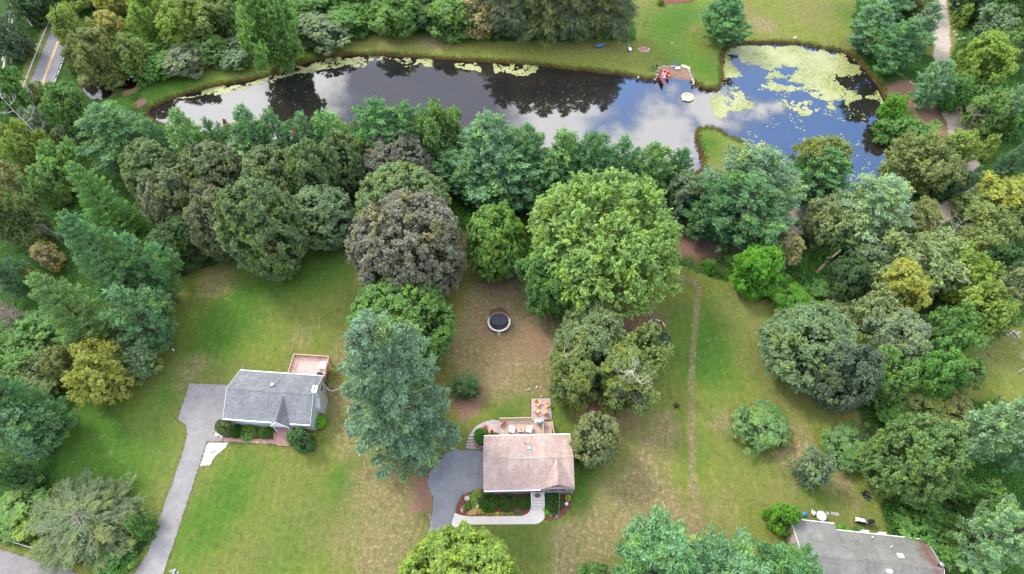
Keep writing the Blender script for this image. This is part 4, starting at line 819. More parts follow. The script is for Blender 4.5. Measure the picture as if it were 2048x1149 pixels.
MARK_Y = plain('yellow_road_paint', (.62, .40, .10), .7, .15, 5); MARK_W = plain('white_road_paint', (.7, .7, .7), .7, .12, 5); TAR = plain('tar_seal', (.10, .10, .11), .6, .1)
def ribbon(mb, px, wdt, z, closed=False):
    pts = [Vector(p) for p in W(px)]
    for a, b in zip(pts[:-1], pts[1:]):
        d = (b - a).normalized(); nn = Vector((-d.y, d.x)) * wdt / 2; q = [a - nn, b - nn, b + nn, a + nn]
        k = len(mb.v); mb.v += [(v.x, v.y, z) for v in q]; mb.f.append((k, k + 1, k + 2, k + 3))
    return mb
m_ = MB()
for off in (-.16, .16):
    base = [(125,62),(114,90),(104,116),(93,145),(82,178),(66,220)]; pts = [P(*p) for p in base]
    for i in range(len(pts) - 1):
        a, b = Vector(pts[i]), Vector(pts[i + 1]); d = (b - a).normalized(); n_ = Vector((-d.y, d.x)); q = [a + n_ * (off - .09), b + n_ * (off - .09), b + n_ * (off + .09), a + n_ * (off + .09)]
        k = len(m_.v); m_.v += [(v.x, v.y, Z1 + .006) for v in q]; m_.f.append((k, k + 1, k + 2, k + 3))
tag(m_.build('road_marking', MARK_Y), kind='structure')
tag(ribbon(MB(), [(133,100),(120,138),(104,178)], .12, Z1 + .006).build('road_edge_line', MARK_W), kind='structure')
m_ = MB()
for c_ in ([(91,98),(102,97),(112,98)], [(76,133),(86,132),(96,134)], [(98,134),(110,136),(120,135)], [(80,150),(79,156),(75,158)], [(93,162),(104,163),(112,164)], [(125,85),(122,105),(117,130)], [(16,1123),(26,1119),(35,1109)], [(112,1149),(115,1141),(121,1132)], [(56,1119),(75,1124),(94,1130)], [(144,1140),(146,1146),(154,1147)]):
    ribbon(m_, c_, .08, Z1 + .005)
tag(m_.build('road_crack', TAR), kind='structure')
slab('gravel_bed', [(414,886),(458,885.5),(452,896),(435,909),(421,927),(412,931),(400,934)], -.2, .05, GRAVEL)
slab('gravel_bed', [(426,872),(447,877),(438,860),(432,861)], -.2, .05, GRAVEL)
slab('brick_walkway', [(448,875.5),(548,880),(546,858),(576,858),(574,891),(510,886.5),(446,883.5)], -.2, .07, BRICKW)
slab('concrete_walkway', [(909.6,1026),(918,1030),(927,1032),(942.6,1033.7),(1043.6,1032.8),(1054,1028.8),(1058,1025),(1060.5,1019),(1061,1011),(1089.3,1011),(1089.7,1033),(1087.5,1039),(1083.6,1043.6),(1078,1047),(1071.4,1049),(942.6,1049.7),(923.5,1052),(912,1055),(901.7,1059),(904,1045)], -.2, .09, CONC)
slab('mulch_bed', [(968,979),(1061,979),(1061.2,1011),(1060.5,1019),(1058,1025),(1054,1028.8),(1043.6,1032.8),(942.6,1033.7),(927,1032),(918,1030),(910,1027),(912.5,1015),(923.6,993),(935,986.5),(950,982)], -.2, .075, MULCH)
slab('mulch_bed', [(1089.5,979),(1143,979),(1141.5,1012),(1131,1028),(1115,1038.5),(1097.5,1040),(1089.9,1039)], -.2, .075, MULCH)
slab('front_bed', [(446,862),(546,866),(548,880),(448,875.5),(440,868)], -.2, .055, MULCH)
# ---------------------------------------------------------------- houses
def chevron(D, oh, eave, rise, th):
    """roof cross-section over depth D (front at -D/2)"""
    sl = rise / (D / 2); h = D / 2 + oh; ze = eave - sl * oh
    return [(-h, ze), (0, eave + rise), (h, ze), (h, ze - th), (0, eave + rise - th * 1.15), (-h, ze - th)]
def win(parent, axis, side, c, z, wd, h, at, frame=WHITE):
    """window: axis 'x' = wall facing +-x, 'y' = wall facing +-y"""
    e_ = empty_part = MB(); t = .05
    def bx(m, a0, a1, z0, z1, d0, d1):
        lo, hi = sorted((at + side * d0, at + side * d1))
        m.box(a0, a1, lo, hi, z0, z1) if axis == 'y' else m.box(lo, hi, a0, a1, z0, z1)
    f = MB(); bx(f, c - wd / 2, c + wd / 2, z, z + .07, .0, .06); bx(f, c - wd / 2, c + wd / 2, z + h - .07, z + h, .0, .06); bx(f, c - wd / 2, c - wd / 2 + .07, z + .07, z + h - .07, 0, .06); bx(f, c + wd / 2 - .07, c + wd / 2, z + .07, z + h - .07, 0, .06); bx(f, c - .02, c + .02, z + .07, z + h - .07, 0, .045)
    w_ = f.build('window', frame, parent); p = MB(); bx(p, c - wd / 2 + .06, c + wd / 2 - .06, z + .06, z + h - .06, .003, .03); p.build('pane', DARKG, w_); return w_
def frame_from(pfl, pfr, z):
    a, b = Vector(P(*pfl, z)), Vector(P(*pfr, z)); return a, b, math.atan2(b.y - a.y, b.x - a.x)
# ===== tan roofed house
ZE = 3.5
a, b, rz = frame_from((967.4, 980.5), (1149, 979), ZE); rz = math.radians(1.2)
Wd = (b - a).length; rear = P(967, 871, ZE); Dp = rear[1] - a.y
ctr = Vector(((a.x + b.x) / 2 - math.sin(rz) * Dp / 2, (a.y + b.y) / 2 + Dp / 2)); OH = .35; HW = Wd / 2; HD = Dp / 2 - OH; RISE = 1.55
hs = empty('house', (ctr.x, ctr.y, 0), rz, 'raised ranch house with a tan pink shingle roof beside the dark driveway', 'house')
D_ = HD * 2; wx = HW - .18
m = MB(); m.extrude([(-HD, -.2), (HD, -.2), (HD, ZE - .02), (0, ZE + RISE - .16), (-HD, ZE - .02)], 'x', -wx, wx); m.build('wall', SD_TAUPE, hs)
rf = MB().extrude(chevron(D_, OH, ZE + .06, RISE, .12), 'x', -HW, HW)
rf = rf.build('roof', SH_TAN, hs); GZ = ZE + .06 - RISE / HD * OH
for q_ in ((-HW + .02, HW - 4.55, -HD - OH - .13, -HD - OH - .003), (-HW + .02, HW - .02, HD + OH + .003, HD + OH + .13)): MB().box(*q_, GZ - .13, GZ - .01).build('gutter', WHITE, hs)
for sx_ in (-1, 1):
    MB().extrude([(h, z - (0.002 if i < 3 else .06)) for i, (h, z) in enumerate(chevron(D_, OH + .01, ZE + .055, RISE, .12))], 'x', sx_ * (HW + .003), sx_ * (HW + .03)).build('rake_board', RAILT, hs)
rzt = ZE + .06 + RISE
MB().extrude([(-.11, rzt - .035), (0, rzt + .06), (.11, rzt - .035)], 'x', -2.7, 2.6).build('ridge_vent', plain('ridge_vent_grey', (.46, .44, .43), .7, .05), hs)
cap = MB()
for k in range(int(Wd / .3)): cap.extrude([(-.16, rzt - .05), (0, rzt + .03), (.16, rzt - .05)], 'x', -HW + .01 + k * .3, -HW + .01 + k * .3 + .28)
cap.build('ridge_cap', SH_TAN, hs)
# front cross gable
gx0, gx1 = HW - 4.35, HW - .02; gm_ = (gx0 + gx1) / 2 - .12; gr = 1.8
prof = [(gx0 - .1, GZ + .02), (gm_, ZE + gr + .1), (gx1 + .12, GZ + .02), (gx1 + .12, GZ - .1), (gm_, ZE + gr - .02), (gx0 - .1, GZ - .1)]
yb = -HD + min(.96, (gr - .04) / RISE) * HD
g2 = MB(); n6 = len(prof)
front = [(h, -HD - .28, z) for h, z in prof]; back = [(gm_ if i in (1, 4) else h, (yb - .0) if i in (1, 4) else -HD - OH + .03, z + (0 if i in (1, 4) else .02)) for i, (h, z) in enumerate(prof)]
g2.add(front + back, [tuple(range(n6)), tuple(range(n6, 2 * n6))[::-1]] + [(i, n6 + i, n6 + (i + 1) % n6, (i + 1) % n6) for i in range(n6)])
g2.build('gable_roof', SH_TAN, hs)
MB().extrude([(gx0 + .15, -.2), (gx1 - .05, -.2), (gx1 - .05, ZE - .1), (gm_, ZE + gr - .1), (gx0 + .15, ZE - .1)], 'y', -HD - .12, -HD + .6).build('bay_wall', SD_TAUPE, hs)
win(hs, 'y', -1, gm_ + .1, 1.7, 2.6, 1.3, -HD - .12); win(hs, 'y', -1, -4.2, 1.75, 1.4, 1.1, -HD); win(hs, 'y', -1, -1.6, 1.75, 1.4, 1.1, -HD); win(hs, 'x', 1, 1.2, 1.7, 1.2, 1.1, wx); win(hs, 'x', -1, 1.2, 1.7, 1.0, 1.0, -wx)
dr = MB().box(.75, 1.7, -HD - .05, -HD + .1, 1.02, 3.06).build('door', plain('maroon_door', (.10, .05, .06), .5), hs); MB().box(.82, .87, -HD - .10, -HD - .05, 1.95, 2.07).build('handle', GREYM, dr)
MB().box(-wx - .04, -wx + .02, -2.6, .1, .02, 2.2).build('garage_door', WHITE, hs)
sk = MB().box(-.02, .52, .95, 1.5, 0, .12); 
def on_roof(mb, x, yl, pitch_up=True):
    pass
sl = RISE / HD
def roofz(y): return ZE + .06 + RISE - abs(y) * sl
k_ = MB(); y0s, y1s = 1.35, 1.95; xs0, xs1 = -.1, .5
k_.add([(xs0, y0s, roofz(y0s) - .02), (xs1, y0s, roofz(y0s) - .02), (xs1, y1s, roofz(y1s) - .02), (xs0, y1s, roofz(y1s) - .02), (xs0, y0s, roofz(y0s) + .1), (xs1, y0s, roofz(y0s) + .1), (xs1, y1s, roofz(y1s) + .1), (xs0, y1s, roofz(y1s) + .1)], [(0, 3, 2, 1), (4, 5, 6, 7), (0, 1, 5, 4), (1, 2, 6, 5), (2, 3, 7, 6), (3, 0, 4, 7)])
skl = k_.build('skylight', GREYM, hs)
k_ = MB(); a0, a1, c0, c1 = xs0 + .07, xs1 - .07, y0s + .07, y1s - .07
k_.add([(a0, c0, roofz(c0) + .09), (a1, c0, roofz(c0) + .09), (a1, c1, roofz(c1) + .09), (a0, c1, roofz(c1) + .09), (a0, c0, roofz(c0) + .125), (a1, c0, roofz(c0) + .125), (a1, c1, roofz(c1) + .125), (a0, c1, roofz(c1) + .125)], [(0, 3, 2, 1), (4, 5, 6, 7), (0, 1, 5, 4), (1, 2, 6, 5), (2, 3, 7, 6), (3, 0, 4, 7)])
k_.build('pane', plain('sky_dome_acrylic', (.30, .52, .68), .2, .05, 3, .6), skl)
MB().cyl(-.35, 2.35, roofz(2.35) - .1, roofz(2.35) + .3, .06, 8).build('vent_pipe', BLACK, hs)
MB().box(HW - .1, HW + .16, -1.9, -1.1, 1.2, 2.0).build('wall_unit', WHITE, hs)
m = MB().tube([(HW - .1, -HD - .12, GZ - .1), (HW + .12, -HD - .15, GZ - .35), (HW - .1, -HD - .1, 1.5), (HW - .1, -HD - .1, .15)], .05, 6); m.build('downspout', WHITE, hs)
# front steps
st = empty('front_steps', (ctr.x, ctr.y, 0), rz, 'pale concrete front steps with white side rails leading to the maroon door', 'steps')
fy = -HD - .02; L_ = MB(); L_.box(.3, 2.1, fy - 1.15, fy, -.1, 1.0)
for i in range(3): L_.box(.3, 2.1, fy - 1.15 - .32 * (i + 1), fy - 1.15 - .32 * i, -.1, 1.0 - .25 * (i + 1))
L_.build('tread', CONC, st)
for xx in (.33, 2.07):
    r_ = MB().tube([(xx, fy - .05, 1.9), (xx, fy - 1.15, 1.9), (xx, fy - 2.1, 1.15)], .045, 6)
    for yy, z0, z1 in ((fy - .06, 1.0, 1.9), (fy - 1.13, 1.0, 1.9), (fy - 2.08, .1, 1.17)): r_.tube([(xx, yy, z0), (xx, yy, z1)], .045, 6)
    for q in range(7): r_.tube([(xx, fy - .15 - q * .15, 1.0), (xx, fy - .15 - q * .15, 1.9)], .018, 4)
    r_.build('handrail', WHITE, st)
mt = MB().cyl(0, 0, 0, .03, .42, 20); mt = mt.build('door_mat', plain('grey_brown_mat', (.16, .12, .10), .95)); mt.scale = (1, .75, 1)
mt.location = hs.matrix_basis @ Vector((1.22, fy - .48, 1.003)); mt.rotation_euler.z = rz; tag(mt, 'rounded brown mat on the landing before the maroon door', 'doormat')
# ===== white sided house with grey roof
ZE2 = 3.4
a, b, _r = frame_from((445.1, 836.6), (619.5, 849.5), ZE2); rear = Vector(P(476, 740, ZE2)); rz2 = _r
Wd2 = (b - a).length; ux = (b - a).normalized(); uy = Vector((-ux.y, ux.x)); Dp2 = (rear - a).dot(uy); ctr2 = a + ux * Wd2 / 2 + uy * Dp2 / 2
HW2 = Wd2 / 2; HD2 = Dp2 / 2 - .35; R2 = 1.75
h2 = empty('house', (ctr2.x, ctr2.y, 0), rz2, 'white sided house with a grey shingle roof and a tall white chimney', 'house')
wx2 = HW2 - .12
MB().extrude([(-HD2, -.2), (HD2, -.2), (HD2, ZE2 - .02), (0, ZE2 + R2 - .16), (-HD2, ZE2 - .02)], 'x', -wx2, wx2).build('wall', SD_WHITE, h2)
MB().extrude(chevron(HD2 * 2, .35, ZE2 + .06, R2, .12), 'x', -HW2, HW2).build('roof', SH_GREY, h2)
GZ2 = ZE2 + .06 - R2 / HD2 * .35
for q_ in ((-HW2 + .02, .9, -HD2 - .50, -HD2 - .353), (3.4, HW2 - .02, -HD2 - .50, -HD2 - .353), (-HW2 + .02, HW2 - .02, HD2 + .353, HD2 + .48)): MB().box(*q_, GZ2 - .24, GZ2 - .02).build('gutter', WHITE, h2)
for sx_ in (-1, 1): MB().extrude([(h, z - (0.002 if i < 3 else .1)) for i, (h, z) in enumerate(chevron(HD2 * 2, .36, ZE2 + .055, R2, .12))], 'x', sx_ * (HW2 + .003), sx_ * (HW2 + .04)).build('rake_board', WHITE, h2)
rzt2 = ZE2 + .06 + R2; cap = MB()
for k in range(int(Wd2 / .3)): cap.extrude([(-.17, rzt2 - .06), (0, rzt2 + .04), (.17, rzt2 - .06)], 'x', -HW2 + .01 + k * .3, -HW2 + .01 + k * .3 + .285)
cap.build('ridge_cap', SH_GREY, h2)
# entry gable projecting over the front steps
ex0, ex1 = .95, 3.3; em = (ex0 + ex1) / 2 - .05; er = 1.72
prof = [(ex0 - .12, GZ2 + .0), (em, GZ2 + er), (ex1 + .12, GZ2 + .0), (ex1 + .12, GZ2 - .12), (em, GZ2 + er - .14), (ex0 - .12, GZ2 - .12)]
ybk = -HD2 - .35 + (er) / (R2 / HD2) ; front = [(h, -HD2 - .95, z) for h, z in prof]; back = [(h, ybk if i in (1, 4) else -HD2 - .3, z + .02) for i, (h, z) in enumerate(prof)]
MB().add(front + back, [tuple(range(6)), tuple(range(6, 12))[::-1]] + [(i, 6 + i, 6 + (i + 1) % 6, (i + 1) % 6) for i in range(6)]).build('entry_roof', SH_GREY, h2)
MB().extrude([(ex0, GZ2 - .16), (ex1, GZ2 - .16), (em, GZ2 + er - .2)], 'y', -HD2 - .93, -HD2 - .8).build('pediment', WHITE, h2)
for xx in (ex0 + .08, ex1 - .08): MB().box(xx - .07, xx + .07, -HD2 - .92, -HD2 - .78, 1.0, GZ2 - .17).build('porch_post', WHITE, h2)
m = MB()
for i, (h0, z0, h1, z1) in enumerate(((ex0 - .14, GZ2 - .05, em, GZ2 + er - .03), (em, GZ2 + er - .03, ex1 + .14, GZ2 - .05))): m.tube([(h0, -HD2 - .98, z0), (h1, -HD2 - .98, z1)], .085, 4)
m.build('pediment_trim', WHITE, h2)
dr = MB().box(em - .45, em + .45, -HD2 - .05, -HD2 + .1, 1.02, 3.02).build('door', plain('dark_door', (.06, .07, .09), .5), h2); MB().box(em - .38, em - .33, -HD2 - .1, -HD2 - .05, 1.95, 2.05).build('handle', GREYM, dr)
for cxx in (-4.3, -1.6): win(h2, 'y', -1, cxx, 1.65, 1.5, 1.2, -HD2)
win(h2, 'x', 1, 2.2, 1.7, 1.0, 1.1, wx2); win(h2, 'x', -1, -1, 1.7, 1.0, 1.1, -wx2)
MB().box(-wx2 - .04, -wx2 + .02, -2.6, .0, .02, 2.2).build('garage_door', WHITE, h2)
ch = MB().box(wx2 - .02, wx2 + .72, -.95, 1.45, -.1, 2.6); ch.add([(wx2 - .02, -.95, 2.6), (wx2 + .72, -.95, 2.6), (wx2 + .72, 1.45, 2.6), (wx2 - .02, 1.45, 2.6), (wx2 - .02, .15, 3.9), (wx2 + .68, .15, 3.9), (wx2 + .68, 1.15, 3.9), (wx2 - .02, 1.15, 3.9)], [(0, 1, 5, 4), (1, 2, 6, 5), (2, 3, 7, 6), (3, 0, 4, 7), (4, 5, 6, 7)])
ch.box(wx2 - .02, wx2 + .68, .15, 1.15, 3.9, rzt2 + .55); chm = ch.build('chimney', SD_WHITE, h2); MB().box(wx2 - .06, wx2 + .72, .11, 1.19, rzt2 + .55, rzt2 + .62).build('chimney_cap', WHITE, chm); MB().cyl(wx2 + .3, .75, rzt2 + .62, rzt2 + .74, .12, 12).build('flue', BLACK, chm)
def roofz2(y): return ZE2 + .06 + R2 - abs(y) * R2 / HD2
MB().cyl(-.1, 1.25, roofz2(1.25) - .1, roofz2(1.25) + .35, .2, 10, .22).cyl(-.1, 1.25, roofz2(1.25) + .35, roofz2(1.25) + .42, .3, 12, .12).build('roof_vent', GREYM, h2)
MB().cyl(.15, 1.9, roofz2(1.9) - .1, roofz2(1.9) + .35, .06, 8).build('vent_pipe', WHITE, h2)
st2 = empty('front_steps', (ctr2.x, ctr2.y, 0), rz2, 'wide brick front steps under the white entry gable', 'steps'); s_ = MB(); s_.box(ex0 + .1, ex1 - .1, -HD2 - 1.25, -HD2 - .02, -.1, 1.0)
for i in range(5): s_.box(ex0 + .1, ex1 - .1, -HD2 - 1.25 - .28 * (i + 1), -HD2 - 1.25 - .28 * i, -.1, 1.0 - .165 * (i + 1))
s_.build('tread', BRICKW, st2)
for xx in (ex0 + .12, ex1 - .12):
    r_ = MB().tube([(xx, -HD2 - 1.2, 1.85), (xx, -HD2 - 2.6, 1.0)], .03, 6).tube([(xx, -HD2 - 1.22, 1.0), (xx, -HD2 - 1.22, 1.85)], .03, 5).tube([(xx, -HD2 - 2.58, .1), (xx, -HD2 - 2.58, 1.02)], .03, 5); r_.build('handrail', plain('iron_rail', (.25, .2, .2), .6), st2)
dspt = MB().tube([(wx2 + .1, HD2 - .2, .3), (wx2 + .4, HD2 - .5, .1), (wx2 + 1.0, HD2 - .6, .08), (wx2 + 1.9, HD2 - .1, .08)], .07, 8).build('drain_pipe', WHITE); dspt.location = (ctr2.x, ctr2.y, 0); dspt.rotation_euler.z = rz2; tag(dspt, 'white flexible drain pipe lying on the grass by the chimney', 'pipe')
# rear deck of the white house (raised, pink boards)
dz = 2.0; dc = [P(587.3, 708, dz + 1), P(657.4, 712, dz + 1)]; pA, pB = Vector(dc[0]), Vector(dc[1])
loc = lambda v: ((v - ctr2).dot(ux), (v - ctr2).dot(uy))
dx0, dy1 = loc(pA); dx1, _y = loc(pB); dy0 = HD2 + .03
dk = empty('deck', (ctr2.x, ctr2.y, 0), rz2, 'raised pink wooden deck with railing behind the white sided house', 'deck')
MB().box(dx0, dx1, dy0, dy1, dz - .12, dz).build('floor', DECKP, dk)
for xx in (dx0 + .1, dx1 - .1):
    for yy in (dy0 + .6, dy1 - .1): MB().box(xx - .07, xx + .07, yy - .07, yy + .07, -.1, dz - .12).build('post', RAILW, dk)
def railing(parent, segs, z, mat, h=.95, solid=False):
    for (xa, ya, xb, yb_) in segs:
        m = MB(); Ls = math.hypot(xb - xa, yb_ - ya); d = ((xb - xa) / Ls, (yb_ - ya) / Ls); ang = math.atan2(d[1], d[0])
        def bb(s0, s1, z0, z1, t=.05):
            cx_, cy_ = xa + d[0] * (s0 + s1) / 2, ya + d[1] * (s0 + s1) / 2; hl = (s1 - s0) / 2; m.box(cx_ - hl, cx_ + hl, cy_ - t, cy_ + t, z0, z1, ang)
        bb(0, Ls, z + h - .06, z + h, .075); bb(0, Ls, z + .08, z + .14, .035)
        nb_ = max(2, int(Ls / .14))
        for i in range(nb_ + 1): s0 = (Ls - .04) * i / nb_; bb(s0, s0 + .035, z + .14, z + h - .06, .018)
        npst = max(1, int(Ls / 1.8))
        for i in range(npst + 1): s0 = (Ls - .1) * i / npst; bb(s0, s0 + .1, z, z + h - .06, .05)
        m.build('railing', mat, parent)
railing(dk, [(dx0, dy0 + .1, dx0, dy1), (dx0, dy1, dx1, dy1), (dx1, dy1, dx1, dy0 - .0)], dz, RAILW)
# deck stairs on its left
m = MB()
for i in range(6): m.box(dx0 - .25 * (i + 1), dx0 - .25 * i, dy0 + .15, dy0 + 1.0, dz - .33 * (i + 1) - .05, dz - .33 * (i + 1))
m.build('stair', RAILW, dk)
def place2(x, y, z=0): v = ctr2 + ux * x + uy * y; return (v.x, v.y, z)
bx_ = MB().box(-.45, .45, -.6, .6, 0, .45).box(-.47, .47, -.62, .62, .452, .52).build('storage_box', plain('pale_plastic', (.70, .66, .66), .5, .05)); bx_.location = place2(dx1 - .75, dy1 - 1.35, dz + .002); bx_.rotation_euler.z = rz2; tag(bx_, 'pale plastic storage box at the corner of the pink deck', 'box')
gr_ = empty('grill', place2(dx1 - .65, dy0 + .75, dz), rz2, 'black covered grill at the house end of the pink deck', 'grill')
MB().tube([(-.35, 0, .75), (-.2, 0, .98), (.2, 0, .98), (.35, 0, .75)], [.2, .3, .3, .2], 10).build('lid', BLACK, gr_); MB().box(-.3, .3, -.25, .25, .1, .72).build('body', BLACK, gr_); MB().box(.3, .6, -.2, .2, .68, .72).build('side_shelf', BLACK, gr_)
for sx_ in (-.25, .25): MB().cyl(sx_, 0, .0, .12, .06, 8).build('wheel', BLACK, gr_)
# ===== grey roofed house in the corner
ZE3 = 2.8
A1, B1 = Vector(P(1671, 1060, ZE3)), Vector(P(1853, 1080, ZE3)); u3 = (B1 - A1).normalized(); v3 = Vector((u3.y, -u3.x)); rz3 = math.atan2(u3.y, u3.x)
SH_RUST = shingles('rust_streaked_shingles', (.245, .240, .210), (.205, .20, .18), (.16, .16, .145)); _t = SH_RUST.node_tree; _p = next(n for n in _t.nodes if n.type == 'BSDF_PRINCIPLED'); _src = _p.inputs['Base Color'].links[0].from_socket
_co = _t.nodes.new('ShaderNodeTexCoord'); _s = _t.nodes.new('ShaderNodeSeparateXYZ'); _n = _t.nodes.new('ShaderNodeTexNoise'); _n.inputs['Scale'].default_value = 1.3; _n.inputs['Detail'].default_value = 4; _m1 = _t.nodes.new('ShaderNodeMath'); _m1.operation = 'ADD'; _m2 = _t.nodes.new('ShaderNodeMath'); _m2.operation = 'MULTIPLY_ADD'; _m2.inputs[1].default_value = .5
_r = _t.nodes.new('ShaderNodeValToRGB'); _e = _r.color_ramp; _e.elements[0].position = .0; _e.elements[0].color = (0, 0, 0, 1); _e.elements[1].position = 1; _e.elements[1].color = (.1, .1, .1, 1); _k = _e.elements.new(.5); _k.color = (.8, .8, .8, 1)
_x = _t.nodes.new('ShaderNodeMix'); _x.data_type = 'RGBA'; _x.inputs[7].default_value = (.17, .065, .05, 1); _t.links.new(_co.outputs['Object'], _s.inputs[0]); _t.links.new(_co.outputs['Object'], _n.inputs[0]); _t.links.new(_n.outputs[0], _m1.inputs[0])
_t.links.new(_s.outputs[0], _m2.inputs[0]); _t.links.new(_m1.outputs[0], _m2.inputs[2]); _t.links.new(_m2.outputs[0], _r.inputs[0]); _t.links.new(_r.outputs[0], _x.inputs[0]); _t.links.new(_src, _x.inputs[6]); _t.links.new(_x.outputs[2], _p.inputs['Base Color'])
R3 = 2.1; rid = Vector(P(1779, 1127, ZE3 + R3)); D3 = (rid - A1).dot(v3) - .0
A0 = Vector(P(1581, 1038, ZE3)); wA = (A1 - A0).dot(u3); offA = (A0 - A1).dot(v3)      # left block reaches further back
h3 = empty('house', (A1.x, A1.y, 0), rz3, 'long low house with a weathered grey roof in the lower right corner', 'house')
# local: x along ridge, +y is the rear (towards the field); the main rear eave lies at y = 0
def roof3(x0, x1, yr, zr, eave_r, depth_f, name, th=.12):
    m = MB().extrude([(-D3 * 2 + 0, eave_r), (-D3, zr), (yr, ZE3 - .05), (yr, ZE3 - .05 - th), (-D3, zr - th * 1.1), (-D3 * 2, eave_r - th)], 'x', x0, x1); return m.build(name, SH_RUST, h3)
W3 = (B1 - A1).length; _m1.inputs[1].default_value = -(W3 - .9) * .5; zr3 = ZE3 + R3
roof3(.0, W3, 0.0, zr3, ZE3, 0, 'roof')
ybl = -offA; 
m = MB().extrude([(-D3 * 2, ZE3 + .02), (-D3 - .05, zr3 + .05), (ybl, ZE3 - .02), (ybl, ZE3 - .14), (-D3 - .05, zr3 - .08), (-D3 * 2, ZE3 - .1)], 'x', -wA, -.003); m.build('roof', SH_OLD, h3)
MB().extrude([(-D3 * 2 + .4, -.2), (-.4, -.2), (-.4, ZE3 - .1), (-D3, zr3 - .25), (-D3 * 2 + .4, ZE3 - .1)], 'x', -.5, W3 - .25).build('wall', SD_PINK, h3)
MB().extrude([(-D3 * 2 + .4, -.2), (ybl - .4, -.2), (ybl - .4, ZE3 - .05), (-D3 - .05, zr3 - .2), (-D3 * 2 + .4, ZE3 - .05)], 'x', -wA + .25, -.505).build('wall', SD_PINK, h3)
MB().box(0, W3, .003, .1, ZE3 - .16, ZE3 - .04).build('gutter', WHITE, h3); MB().box(-wA, -.01, ybl + .003, ybl + .1, ZE3 - .14, ZE3 - .02).build('gutter', WHITE, h3)
m = MB().extrude([(-D3 * 2, ZE3 + .025), (-D3 - .05, zr3 + .055), (ybl, ZE3 - .015), (ybl, ZE3 - .16), (-D3 - .05, zr3 - .1), (-D3 * 2, ZE3 - .12)], 'x', -wA - .05, -wA - .003); m.build('rake_board', WHITE, h3)
m = MB().extrude([(-D3 * 2, ZE3 + .005), (-D3, zr3 + .005), (0, ZE3 - .045), (0, ZE3 - .2), (-D3, zr3 - .15), (-D3 * 2, ZE3 - .15)], 'x', W3 + .003, W3 + .05); m.build('rake_board', WHITE, h3)
def rz_3(y): return zr3 - (y + D3) / D3 * R3 if y > -D3 else zr3 - (-D3 - y) / D3 * R3
cap = MB()
for k in range(int(W3 / .3)): cap.extrude([(-D3 - .15, zr3 - .045), (-D3, zr3 + .03), (-D3 + .15, zr3 - .045)], 'x', .02 + k * .3, .02 + k * .3 + .28)
cap.build('ridge_cap', SH_OLD, h3)
def at3(px, py): 
    v = Vector(P(px, py, ZE3 + 1.0)) - A1; return v.dot(u3), -v.dot(v3)
x_, y_ = at3(1797, 1113); m = MB(); e4 = [(x_ - .35, y_ - .3), (x_ + .35, y_ - .3), (x_ + .35, y_ + .3), (x_ - .35, y_ + .3)]
m.add([(p, q, rz_3(q) - .05) for p, q in e4] + [(p, q, rz_3(q) + .12) for p, q in e4], [(0, 3, 2, 1), (4, 5, 6, 7), (0, 1, 5, 4), (1, 2, 6, 5), (2, 3, 7, 6), (3, 0, 4, 7)]); m.build('skylight', WHITE, h3)
for px_, py_ in ((1782.5, 1094), (1749, 1073), (1721, 1121), (1681, 1092)):
    x_, y_ = at3(px_, py_); MB().cyl(x_, y_, rz_3(y_) - .1, rz_3(y_) + .35, .075, 8).build('vent_pipe', WHITE if px_ > 1730 else GREYM, h3)
x_, y_ = at3(1871, 1133); x_ = min(x_, W3 - .35); fl = MB().cyl(x_, y_, rz_3(y_) - .2, rz_3(y_) + .7, .16, 10).build('chimney_pipe', plain('sooty_metal', (.05, .04, .04), .6), h3); MB().cyl(x_, y_, rz_3(y_) + .7, rz_3(y_) + .8, .26, 12, .1).build('cowl', GREYM, fl)
x_, y_ = at3(1773, 1145); MB().blob(x_, y_, rz_3(y_) + .1, .4, .3, .25, 3).build('roof_vent', WHITE, h3)

win(h3, 'x', -1, -3.0, 1.1, 1.0, 1.1, -wA + .25)
for px_ in (1746.5, 1781):
    x_, _ = at3(px_, 1072); MB().box(x_ - .45, x_ + .45, .11, .55, 1.55, 2.15).build('window_unit', WHITE, h3)

slab('garden_bed', [(1285,-12),(1330,8),(1352,7),(1385,3),(1410,-12)], -.2, .06, MULCH)
tree('leafy', K['lime'], 1321, -3, 15, 14, 'shrub', 'tiny lime green shrub in the dark bed at the top edge above the far lawn', 'shrub', None, tmin=.8)
p0 = hs.matrix_basis @ Vector((gm_ + .3, -HD - .3, ZE + .9)); q0 = P(1112, 1175, 6.5); mid_ = ((p0.x + q0[0]) / 2, (p0.y + q0[1]) / 2, (p0.z + 6.5) / 2 - .5)
tag(MB().tube([tuple(p0), mid_, (q0[0], q0[1], 6.5), (q0[0] + .2, q0[1] - 14, 9.5)], .009, 5).build('power_cable', plain('cable_sheath', (.40, .40, .38), .6)), 'thin pale power cable running from the tan house gable to the bottom edge', 'cable')
